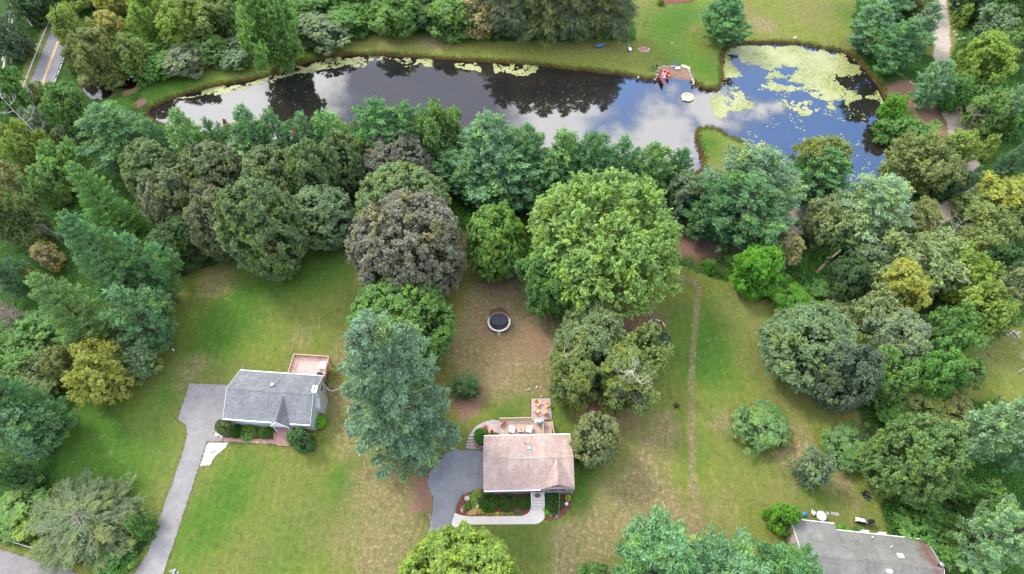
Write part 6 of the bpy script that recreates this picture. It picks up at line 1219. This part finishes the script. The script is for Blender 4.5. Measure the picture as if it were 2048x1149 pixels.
# stone ring by the olive trees
sr = empty('stone_ring', (*P(1311, 655), 0), 0, 'half ring of red and white edging blocks beside the patio trees', 'stone ring'); m = MB(); WB = plain('whitish_block', (.68, .60, .56), .8, .15)
m2_ = MB()
for i in range(13):
    t = -.15 + i * (math.pi + .5) / 12; x, y = 1.45 * math.cos(t), 1.3 * math.sin(t); bb2 = MB().box(x - .16, x + .16, y - .11, y + .11, -.05, .28 + .02 * (i % 2), t + math.pi / 2); bb2.build('edging_block', WB if i % 3 else REDBR, sr)
sp_ = empty('tree_stump', (*P(1354, 812, .2), 0), .4, 'dark charred stump on the lawn beside the field path', 'stump'); MB().tube([(0, 0, -.1), (0, 0, .15), (.03, 0, .42)], [.42, .3, .26], 10).build('stump_body', plain('charred_wood', (.05, .035, .04), .9, .3, 6), sp_)
m = MB()
for i in range(5): t = i * 1.26; m.tube([(.2 * math.cos(t), .2 * math.sin(t), .12), (.75 * math.cos(t), .75 * math.sin(t), .02)], [.1, .03], 5)
m.build('root', plain('charred_wood', (.05, .035, .04)), sp_)
wp = MB().cyl(0, 0, 0, .5, .09, 10).cyl(0, 0, .5, .62, .14, 12, .05); fin_obj(wp, 'well_cap', WHITE, 348, 702, 0, 0, 'small white capped well pipe on the left lawn', 'pipe')
lp = empty('garden_lamp', (*P(427, 906, .1), .05), .7, 'thin dark garden lamp leaning over the white gravel', 'lamp'); MB().tube([(-.35, .3, 0), (.35, -.3, .75)], .04, 6).build('lamp_pole', BLACK, lp); MB().cyl(.36, -.31, .72, .86, .08, 8, .11).build('lamp_shade', BLACK, lp)
# ---------------------------------------------------------------- behind the grey roofed house
rt = empty('round_table', (*P(1643, 1032, .7), 0), .2, 'round white mesh garden table behind the grey roofed house', 'table'); RTm = plain('table_white', (.72, .70, .70), .5, .04); MB().torus(0, 0, .70, .62, .035, 32, 6).build('rim', RTm, rt); MB().cyl(0, 0, .69, .71, .6, 28).build('tabletop', plain('table_mesh', (.60, .58, .58), .6), rt)
for i in range(4): t = i * math.pi / 2; MB().tube([(.1 * math.cos(t), .1 * math.sin(t), .68), (.45 * math.cos(t), .45 * math.sin(t), 0)], .025, 6).build('leg', RTm, rt)
m = MB(); 
for i in range(3): t = .5 + i * math.pi / 3; m.box(-.6, .6, -.015 , .015, .712, .722 + .003 * i, t)
m.build('spoke', plain('table_mesh_dark', (.45, .43, .44)), rt)
fold_chair(1672 - 45, 1026, 1.0, WHITE, 'white camp chair with something blue on it behind the grey roofed house')
bt = MB().blob(0, 0, .28, .35, .28, .3, 8, .15); fin_obj(bt, 'blue_tarp', plain('blue_tarp', (.03, .22, .62), .5), 1607, 1030, 0, 0, 'bright blue bundled tarp at the left rear corner of the grey roofed house', 'tarp')
for px_, py_, l_ in ((1669.5, 1028, 'grey rectangular stepping stone right of the round table'), (1655, 1027, 'small stepping stone touching the round table')): 
    fin_obj(MB().box(-.55 if px_ > 1660 else -.2, .55 if px_ > 1660 else .2, -.2, .2, -.05, .06), 'stepping_stone', FLAG, px_, py_, 0, -.15, l_, 'stone')
wc = empty('garden_bench', (*P(1721, 1041, .5), 0), 2.9, 'white padded garden seat with dark frame behind the grey roofed house', 'bench'); MB().box(-.6, .6, -.3, .3, .35, .5).build('seat', CUSH, wc); MB().box(-.6, .6, .3, .42, .35, .95).build('backrest', BLACK, wc)
for s_ in (-.55, .55):
    for t_ in (-.25, .35): MB().box(s_ - .03, s_ + .03, t_ - .03, t_ + .03, 0, .35).build('leg', BLACK, wc)
gk = empty('grill', (*P(1741, 1044, .8), 0), .1, 'black barbecue grill with silver bars behind the grey roofed house', 'grill'); MB().tube([(-.4, 0, .88), (-.3, 0, .98), (.3, 0, .98), (.4, 0, .88)], [.2, .28, .28, .2], 10).build('lid', BLACK, gk); MB().box(-.33, .33, -.25, .25, .3, .86).build('body', BLACK, gk); MB().box(-.7, -.4, -.22, .22, .8, .84).build('side_shelf', GREYM, gk)
MB().tube([(-.3, -.33, .95), (.3, -.33, .95)], .02, 6).build('handle', GREYM, gk)
for s_ in (-.3, .3): MB().box(s_ - .03, s_ + .03, -.2, .2, 0, .3).build('leg', GREYM, gk)
bk = empty('bicycle_wreck', (*P(1733, 991, .3), 0), .9, 'dark wheelbarrow lying at the foot of the big round olive tree', 'wheelbarrow'); MB().add([(-.3, -.3, .2), (.3, -.3, .2), (.4, .4, .3), (-.4, .4, .3), (-.4, -.4, .5), (.4, -.4, .5), (.5, .5, .55), (-.5, .5, .55)], [(0, 3, 2, 1), (0, 1, 5, 4), (1, 2, 6, 5), (2, 3, 7, 6), (3, 0, 4, 7)]).build('tray', BLACK, bk); MB().tube([(0, .55, .18), (.08, .55, .18)], .18, 12).build('wheel', BLACK, bk); bk.name = 'wheelbarrow'
for s_ in (-.25, .25): MB().tube([(s_, .5, .2), (s_, -1.0, .45)], .025, 6).build('handle', GREYM, bk)
# ---------------------------------------------------------------- guardrails
def guardrail(px, label, wooden=False, flip=1):
    pts = [Vector(P(*p)) for p in px]; o0 = pts[0]; g_ = empty('guardrail', (o0.x, o0.y, 0), 0, label, 'guardrail'); pts = [p - o0 for p in pts]
    GAL = plain('galvanised_rail', (.55, .55, .56), .6, .1, 4, .3, 0); m = MB()
    for a_, b_ in zip(pts[:-1], pts[1:]):
        d_ = (b_ - a_).normalized(); n_ = Vector((-d_.y, d_.x)) * flip
        prof_ = [(.0, .45), (.06, .50), (.0, .56), (0, .62), (.06, .68), (.0, .76), (-.03, .76), (-.03, .45)]
        k = len(m.v); npf = len(prof_); m.v += [(a_.x + n_.x * h, a_.y + n_.y * h, z) for h, z in prof_] + [(b_.x + n_.x * h, b_.y + n_.y * h, z) for h, z in prof_]
        m.f += [(k + i, k + (i + 1) % npf, k + npf + (i + 1) % npf, k + npf + i) for i in range(npf)]
    m.build('rail', GAL, g_)
    for a_, b_ in zip(pts[:-1], pts[1:]):
        Ls = (b_ - a_).length; d_ = (b_ - a_) / Ls; n_ = Vector((-d_.y, d_.x)) * flip
        for i in range(int(Ls / 2.2) + 1):
            c_ = a_ + d_ * (i * 2.2) - n_ * .12; MB().box(c_.x - .07, c_.x + .07, c_.y - .07, c_.y + .07, -.2, .72).build('post', plain('weathered_post', (.25, .21, .18), .9), g_)
guardrail([(118,8),(103,44),(90,75),(78,105),(66,136),(55,165),(46,190)], 'guardrail along the left side of the upper left road')
guardrail([(134,100),(124,130),(114,158),(108,178)], 'guardrail along the right side of the upper left road', flip=-1)
guardrail([(-30,1070),(0,1077),(25,1084),(50,1092),(80,1101),(94,1101)], 'galvanised guardrail end in the lower left corner', flip=-1)
# ---------------------------------------------------------------- dead wood
def snag(px, py, Hh, seed, label, name='dead_tree', lean=(0, 0), br=14, sprd=1.0, twig=2, mat=DEADW, tr=.16, cat='dead tree'):
    r_ = random.Random(seed); x, y = P(px, py, 0); e_ = empty(name, (x, y, 0), r_.uniform(0, 6) * 0, label, cat); m = MB(); top = Vector((lean[0], lean[1], Hh)); t0 = MB().tube([(0, 0, -.2), tuple(top * .5 + Vector((.1, .05, 0))), tuple(top)], [tr, tr * .6, tr * .15], 7); t0.build('trunk', mat, e_)
    def rec(p, d, L0, r0, lev):
        pts = [p]; dd = d
        for i in range(3): dd = (dd + Vector((r_.uniform(-.35, .35), r_.uniform(-.35, .35), r_.uniform(-.15, .3)))).normalized(); pts.append(pts[-1] + dd * L0 / 3)
        m.tube(pts, [r0, r0 * .75, r0 * .5, r0 * .2], 5 if lev > 0 else 4, cap=False)
        if lev > 0:
            for i in range(3): q = pts[1 + i % 3]; rec(q, (dd + Vector((r_.uniform(-1, 1), r_.uniform(-1, 1), r_.uniform(-.3, .6)))).normalized(), L0 * .6, r0 * .5, lev - 1)
    for i in range(br):
        h = r_.uniform(.3, .98); a = r_.uniform(0, 6.28); rec(top * h, Vector((math.cos(a) * sprd, math.sin(a) * sprd, .5)).normalized(), min(2.6, Hh * .3 * (1.25 - h) + .6), tr * .35, twig)
    m.build('branch', mat, e_); return e_
WS = plain('bleached_wood', (.62, .56, .54), .9, .15, 5)
X_, Y_ = TREES[0][1:3]
def tree_at(frag): return next(t for t in TREES if frag in t[5])
t_ = tree_at('olive tree around the bare white snag'); px_, py_ = proj(t_[1], t_[2] - 1.6, 0); sn = snag(px_, py_, t_[4] + 1.4, 7, 'bare white snag sticking out of the olive tree near the patio', br=18, mat=WS, tr=.17, sprd=.9)
t_ = tree_at('olive tree with grey twigs nearest'); px_, py_ = proj(t_[1] - 1.2, t_[2] + 1, 0); snag(px_, py_, t_[4] + .8, 9, 'small grey snag in the olive tree nearest to the patio chairs', br=10, mat=WS, tr=.12)
snag(30, 650, 5, 11, 'bare brown tangle of dead branches at the left edge of the woods', br=26, mat=plain('brown_dead_wood', (.30, .21, .18), .9, .25), tr=.2, sprd=2, lean=(1, 0)); snag(55, 660, 4.5, 12, 'second smaller bare tangle right beside the brown one at the left edge', br=22, mat=plain('brown_dead_wood', (.3, .21, .18)), tr=.16, sprd=2)
snag(128, 490, 6, 13, 'small bare dead crown left of the great dark pine', br=16, mat=plain('grey_dead_wood', (.24, .19, .18), .9), tr=.14, sprd=1.6)
snag(110, 310, 13, 14, 'pale dead stem standing in the woods below the road', br=8, mat=WS, tr=.16, lean=(-2.5, 1.5)); snag(2036, 745, 6, 15, 'bare pale twigged shrub on the small right lawn', br=16, mat=WS, tr=.1, sprd=1.8, cat='bare shrub')
snag(1890, 480, 6, 16, 'thin pale bare tree at the bend of the dirt path', br=8, mat=WS, tr=.09); snag(1890, 610, 8, 17, 'thin dead twigs right of the golden topped tree', br=6, mat=WS, tr=.08); snag(1940, 265, 7, 18, 'leaning bare tree over the dirt road bend', br=8, mat=plain('grey_dead_wood', (.24, .19, .18)), tr=.16, lean=(-4, -1))
bt_ = empty('broken_trunk', (*P(1634, 545), 0), 0, 'standing broken trunk with a splintered tip in the right woods', 'dead tree'); MB().tube([(0, 0, -.2), (.8, .3, 3), (1.9, .7, 5.6)], [.3, .25, .05], 8).build('trunk', plain('pinkish_wood', (.42, .30, .26), .9), bt_)
for i, (p, q, lb) in enumerate((((12,130),(38,20),'thin fallen pale trunk, leftmost of the fallen ones in the top left corner'), ((13,148),(46,42),'longest pale fallen trunk in the top left corner'), ((28,135),(56,52),'faint fallen trunk, rightmost in the top left corner'), ((26,2),(84,80),'grey fallen tree crossing the others in the top left corner'))):
    a_, b_ = Vector(P(*p)), Vector(P(*q)); lg_ = empty('fallen_trunk', (a_.x, a_.y, 0), 0, lb, 'log'); d_ = b_ - a_; MB().tube([(0, 0, 1.0), (d_.x * .5, d_.y * .5, 1.9 + .2 * i), (d_.x, d_.y, 2.6 + .3 * i)], [.24, .18, .08], 7).build('trunk', WS if i in (0, 1) else DEADW, lg_)
    m = MB(); r_ = random.Random(i)
    for k in range(10): s_ = r_.uniform(.3, .95); c_ = Vector((d_.x * s_, d_.y * s_, 1.3 + s_ * 1.0)); m.tube([c_, c_ + Vector((r_.uniform(-1.6, 1.6), r_.uniform(-1, 1), r_.uniform(.1, .8)))], [.05, .015], 4, cap=False); m.build('branch', DEADW, lg_); m = MB()
# ---------------------------------------------------------------- stuff: lily pads, bank grass, undergrowth, lawn tufts
def scatter_in(rs, poly, n):
    xs, ys = zip(*poly); X = rs.uniform(min(xs), max(xs), n); Y = rs.uniform(min(ys), max(ys), n); jx = (noise2(X, Y, 1.6, 61) - .5) * 2.6 + (noise2(X, Y, .5, 63) - .5) * .8; jy = (noise2(X, Y, 1.6, 62) - .5) * 2.6 + (noise2(X, Y, .5, 64) - .5) * .8; k = inpoly(X + jx, Y + jy, poly) & inpoly(X, Y, POND); return X[k], Y[k]
PNDX = dict(
 main=W([(1449,114),(1462,100),(1490,92),(1592,93),(1640,101),(1690,113),(1722,142),(1750,178),(1776,224),(1790,262),(1795,300),(1782,292),(1765,250),(1745,225),(1728,232),(1706,212),(1688,205),(1665,203),(1640,196),(1620,190),(1590,178),(1560,186),(1520,182),(1500,172),(1475,180),(1452,178),(1447,150)], WZ),
 mid=W([(1430,185),(1460,182),(1500,195),(1510,210),(1480,222),(1455,225),(1430,240),(1424,215)], WZ), patch=W([(1580,202),(1615,205),(1640,215),(1628,232),(1600,232),(1580,225)], WZ),
 p2=W([(1652,205),(1670,205),(1668,218),(1655,220)], WZ), p3=W([(1555,205),(1572,200),(1570,212),(1557,214)], WZ),
 strip1=W([(430,178),(500,162),(560,149),(640,121),(700,113),(770,114),(768,122),(710,133),(660,140),(600,146),(540,166),(470,180),(400,192),(345,206)], WZ), strip2=W([(770,116),(870,122),(876,134),(830,132),(780,124)], WZ),
 strip3=W([(905,124),(960,128),(962,146),(925,140)], WZ), strip4=W([(985,128),(1075,134),(1072,146),(1030,152),(990,146)], WZ), spit=W([(1470,277),(1495,285),(1530,288),(1560,300),(1580,318),(1560,330),(1520,305)], WZ), south=W([(1690,340),(1745,345),(1740,368),(1700,372)], WZ))
def lily():
    rs = np.random.RandomState(8); Xs = []; Ys = []
    for nm, n, thr in (('main', 90000, .27), ('mid', 7000, .46), ('patch', 3600, .50), ('p2', 700, .35), ('p3', 400, .4), ('strip1', 30000, .26), ('strip2', 5200, .44), ('strip3', 3000, .44), ('strip4', 7600, .42), ('spit', 5200, .42), ('south', 1500, .62)):
        X, Y = scatter_in(rs, PNDX[nm], n); f = .40 * noise2(X, Y, 3.1, 21) + .32 * noise2(X, Y, 1.1, 22) + .28 * noise2(X, Y, .45, 23)
        if nm == 'main':   # open patches the photograph shows
            for px_, py_, rx, ry, d in ((1508,150,3.0,3.2,.9),(1455,165,1.4,2,.5),(1718,170,4.2,2.8,1.2),(1735,215,3.0,2.2,1.1),(1573,141,2.0,1.0,.9),(1470,165,2,1.5,.5),(1565,165,1.8,1.2,.7),(1595,170,2,1.2,.7),(1780,245,2.6,3.5,.8),(1470,122,1.2,3,.6),(1630,100,2.5,.8,.6),(1500,172,2,1.6,.7),(1620,182,4,1.0,.4)):
                x, y = P(px_, py_, WZ); f -= d * np.exp(-((X - x) / rx) ** 2 - ((Y - y) / ry) ** 2)
        f = f + rs.normal(size=len(f)) * .045 - (0 if nm in ('main', 'mid') else .30 * (noise2(X, Y, .6, 71) < .42)); k = f > thr - .06; Xs.append(X[k]); Ys.append(Y[k])
    X, Y = scatter_in(rs, POND, 9000); kk = noise2(X, Y, 2.6, 81) * .6 + noise2(X, Y, .8, 82) * .4 > .62; X, Y = X[kk], Y[kk]; Xs.append(X[X > P(1440, 200)[0]]); Ys.append(Y[X > P(1440, 200)[0]])
    X = np.concatenate(Xs); Y = np.concatenate(Ys); n = len(X); r = rs.uniform(.11, .22, n); a0 = rs.uniform(0, 6.28, n)
    Z = WZ + .012 + rs.uniform(0, .02, n); V = np.stack([np.stack([X + r * np.cos(a0 + q), Y + r * np.sin(a0 + q), Z + rs.uniform(-.004, .004, n)], -1) for q in (0, 1.57, 3.14, 4.71)], 1)
    g = G('lily_pad'); at = g.n('ShaderNodeAttribute', attribute_name='lv'); n1 = g.noise(.16, 4, .6)
    c = g.mix(g.ramp(at.outputs['Fac'], [(0, 0), (1, 1)]), (.12, .15, .035), (.36, .38, .14)); c = g.mix(g.ramp(n1, [(.4, 0), (.62, .6)]), c, (.40, .39, .20)); g.fin(c, .45, .4)
    o = bpy.data.objects.new('lily_pads', quads_mesh('lily_pads', V, rs.rand(n), g.m)); col.objects.link(o); tag(o, kind='stuff')
lily()
def clump_field(name, X, Y, Z0, hgt, spread, per, lf, seed, colr, mat, wd=.3, up=.9):
    rs = np.random.RandomState(seed); n = len(X)
    off = rs.normal(size=(n, per, 3)) * np.array([spread, spread, 0]); hh = (hgt[:, None] if hasattr(hgt, '__len__') else hgt) * rs.uniform(.15, 1, (n, per)); C = np.stack([X, Y, Z0 * np.ones(n)], -1)[:, None] + off; C[..., 2] += hh
    ax = rs.normal(size=(n, per, 3)) * .6 + np.array([0, 0, up]); nm = rs.normal(size=(n, per, 3)) + np.array([0, 0, .8])
    lv = (.5 * rs.rand(n, 1) + .5 * rs.rand(n, per)).ravel(); V = leaves(C.reshape(-1, 3), ax.reshape(-1, 3), nm.reshape(-1, 3), lf, lf * wd, rs)
    o = bpy.data.objects.new(name, quads_mesh(name, V, lv, mat)); col.objects.link(o); o.color = (*colr, 1); tag(o, kind='stuff'); return o
# reeds along the shore
rs = np.random.RandomState(4); pr = np.array(POND + [POND[0]]); seg = pr[1:] - pr[:-1]; Ls = np.hypot(seg[:, 0], seg[:, 1]); cum = np.concatenate([[0], np.cumsum(Ls)]); 
def along(n, o0, o1):
    s = rs.uniform(0, cum[-1], n); i = np.clip(np.searchsorted(cum, s) - 1, 0, len(seg) - 1); t = (s - cum[i]) / np.maximum(Ls[i], 1e-6); p = pr[i] + seg[i] * t[:, None]; nn = np.stack([seg[i, 1], -seg[i, 0]], -1) / np.maximum(Ls[i], 1e-6)[:, None]
    p = p + nn * rs.uniform(o0, o1, n)[:, None]; return p
area_s = .5 * np.sum(pr[:-1, 0] * pr[1:, 1] - pr[1:, 0] * pr[:-1, 1]); sg = 1 if area_s > 0 else -1
def keep(p): 
    k = np.hypot((p[:, 0] - P(1352,150)[0]) / 3.9, (p[:, 1] - P(1352,150)[1] + .8) / 3.0) > 1; return p[k]
p = keep(along(2200, sg * -.05, sg * .45)); clump_field('bank_grass', p[:, 0], p[:, 1], -.4, .7, .14, 14, .40, 5, (.085, .05, .022), NEED, .18)
p = keep(along(2800, sg * .3, sg * 1.3)); clump_field('bank_grass', p[:, 0], p[:, 1], -.2, .5, .2, 12, .34, 6, (.055, .088, .016), NEED, .18)
# undergrowth over the wood floors
rs = np.random.RandomState(9); n = 60000; X = rs.uniform(-118, 118, n); Y = rs.uniform(8, 142, n); bad = np.zeros(n, bool)
for pl_ in LAWNS + [POND, CREEK, CREEK2, DIRTROAD]: bad |= inpoly(X, Y, grow(pl_, -.2) if pl_ in LAWNS else grow(pl_, .8))
for o in list(col.objects):
    if o.name.split('.')[0] in ('driveway', 'street', 'road') :
        vv = np.array([(o.matrix_basis @ v.co)[:2] for v in o.data.vertices]); m_ = len(vv) // 2; bad |= inpoly(X, Y, grow([tuple(q) for q in vv[:m_]], .8))
mudv = blobsum(X, Y, MUD); bad |= (mudv > .5); nz_ = noise2(X, Y, 9, 31)
d_cam = proj(X, Y, 0); vis = (d_cam[0] > -60) & (d_cam[0] < 2110) & (d_cam[1] > -60) & (d_cam[1] < 1210); ok = ~bad & vis
Xo, Yo, no = X[ok], Y[ok], nz_[ok]; hh = .35 + 1.5 * np.clip(no - .3, 0, 1) ** 1.2
a = no > .5; clump_field('undergrowth', Xo[a], Yo[a], -.05, hh[a], .34, 20, .22, 3, (.05, .13, .022), FOL, .6, .2); clump_field('undergrowth', Xo[~a], Yo[~a], -.05, hh[~a], .32, 17, .21, 4, (.04, .10, .022), FOL, .6, .2)

# grass creeping over the paving edges, and weeds in the lawns
EX, EY = [], []; rs = np.random.RandomState(12)
for o in list(col.objects):
    if o.name.split('.')[0] in ('driveway', 'street', 'road', 'brick_walkway', 'gravel_bed', 'mulch_bed', 'flagstone_path', 'patio'):
        vv = np.array([v.co[:2] for v in o.data.vertices]); vv = vv[:len(vv) // 2]
        for i in range(len(vv)):
            a_, b_ = vv[i], vv[(i + 1) % len(vv)]; Ls_ = np.hypot(*(b_ - a_)); n_ = int(Ls_ * 5)
            t = rs.rand(n_, 1); q = a_ + (b_ - a_) * t + rs.normal(size=(n_, 2)) * .07; EX.append(q[:, 0]); EY.append(q[:, 1])
EX = np.concatenate(EX); EY = np.concatenate(EY); ins = np.zeros(len(EX), bool)
for o in list(col.objects):
    if o.name.split('.')[0] in ('driveway', 'street', 'road', 'concrete_walkway', 'brick_walkway', 'mulch_bed'):
        vv = np.array([v.co[:2] for v in o.data.vertices]); ins |= inpoly(EX, EY, grow([tuple(q) for q in vv[:len(vv) // 2]], -.16))
for c_, hw_, hd_, r_ in ((ctr, HW, HD, rz), (ctr2, HW2, HD2, rz2)):
    dx_, dy_ = EX - c_.x, EY - c_.y; lx = dx_ * math.cos(r_) + dy_ * math.sin(r_); ly = -dx_ * math.sin(r_) + dy_ * math.cos(r_); ins |= (abs(lx) < hw_ + .2) & (abs(ly) < hd_ + .2)
EX, EY = EX[~ins], EY[~ins]; clump_field('edge_grass', EX, EY, .0, .10, .07, 7, .15, 13, (.060, .080, .018), NEED, .3, .5)
n = 26000; X = rs.uniform(-110, 110, n); Y = rs.uniform(10, 140, n); k = np.zeros(n, bool)
for pl_ in LAWNS: k |= inpoly(X, Y, pl_)
k &= ~inpoly(X, Y, grow(POND, .5)) & (noise2(X, Y, 3, 51) * .6 + noise2(X, Y, 14, 52) * .4 > .46)
for o in list(col.objects):
    if o.name.split('.')[0] in ('driveway', 'street', 'road', 'concrete_walkway', 'brick_walkway', 'mulch_bed', 'gravel_bed', 'patio', 'flagstone_path', 'brick_patio', 'front_bed'):
        vv = np.array([v.co[:2] for v in o.data.vertices]); k &= ~inpoly(X, Y, grow([tuple(q) for q in vv[:len(vv) // 2]], .2))
for c_, hw_, hd_, r_, up_ in ((ctr, HW, HD, rz, 3.5), (ctr2, HW2, HD2, rz2, 4)):
    dx_, dy_ = X - c_.x, Y - c_.y; lx = dx_ * math.cos(r_) + dy_ * math.sin(r_); ly = -dx_ * math.sin(r_) + dy_ * math.cos(r_); k &= ~((abs(lx) < hw_ + .3) & (ly > -hd_ - .4) & (ly < hd_ + up_))
h_ = noise2(X, Y, 5, 53) > .5
clump_field('lawn_weeds', X[k & h_], Y[k & h_], -.02, .07, .18, 6, .17, 14, (.060, .085, .018), NEED, .4, .2); clump_field('lawn_weeds', X[k & ~h_], Y[k & ~h_], -.02, .06, .22, 5, .16, 15, (.105, .095, .035), NEED, .35, .1)
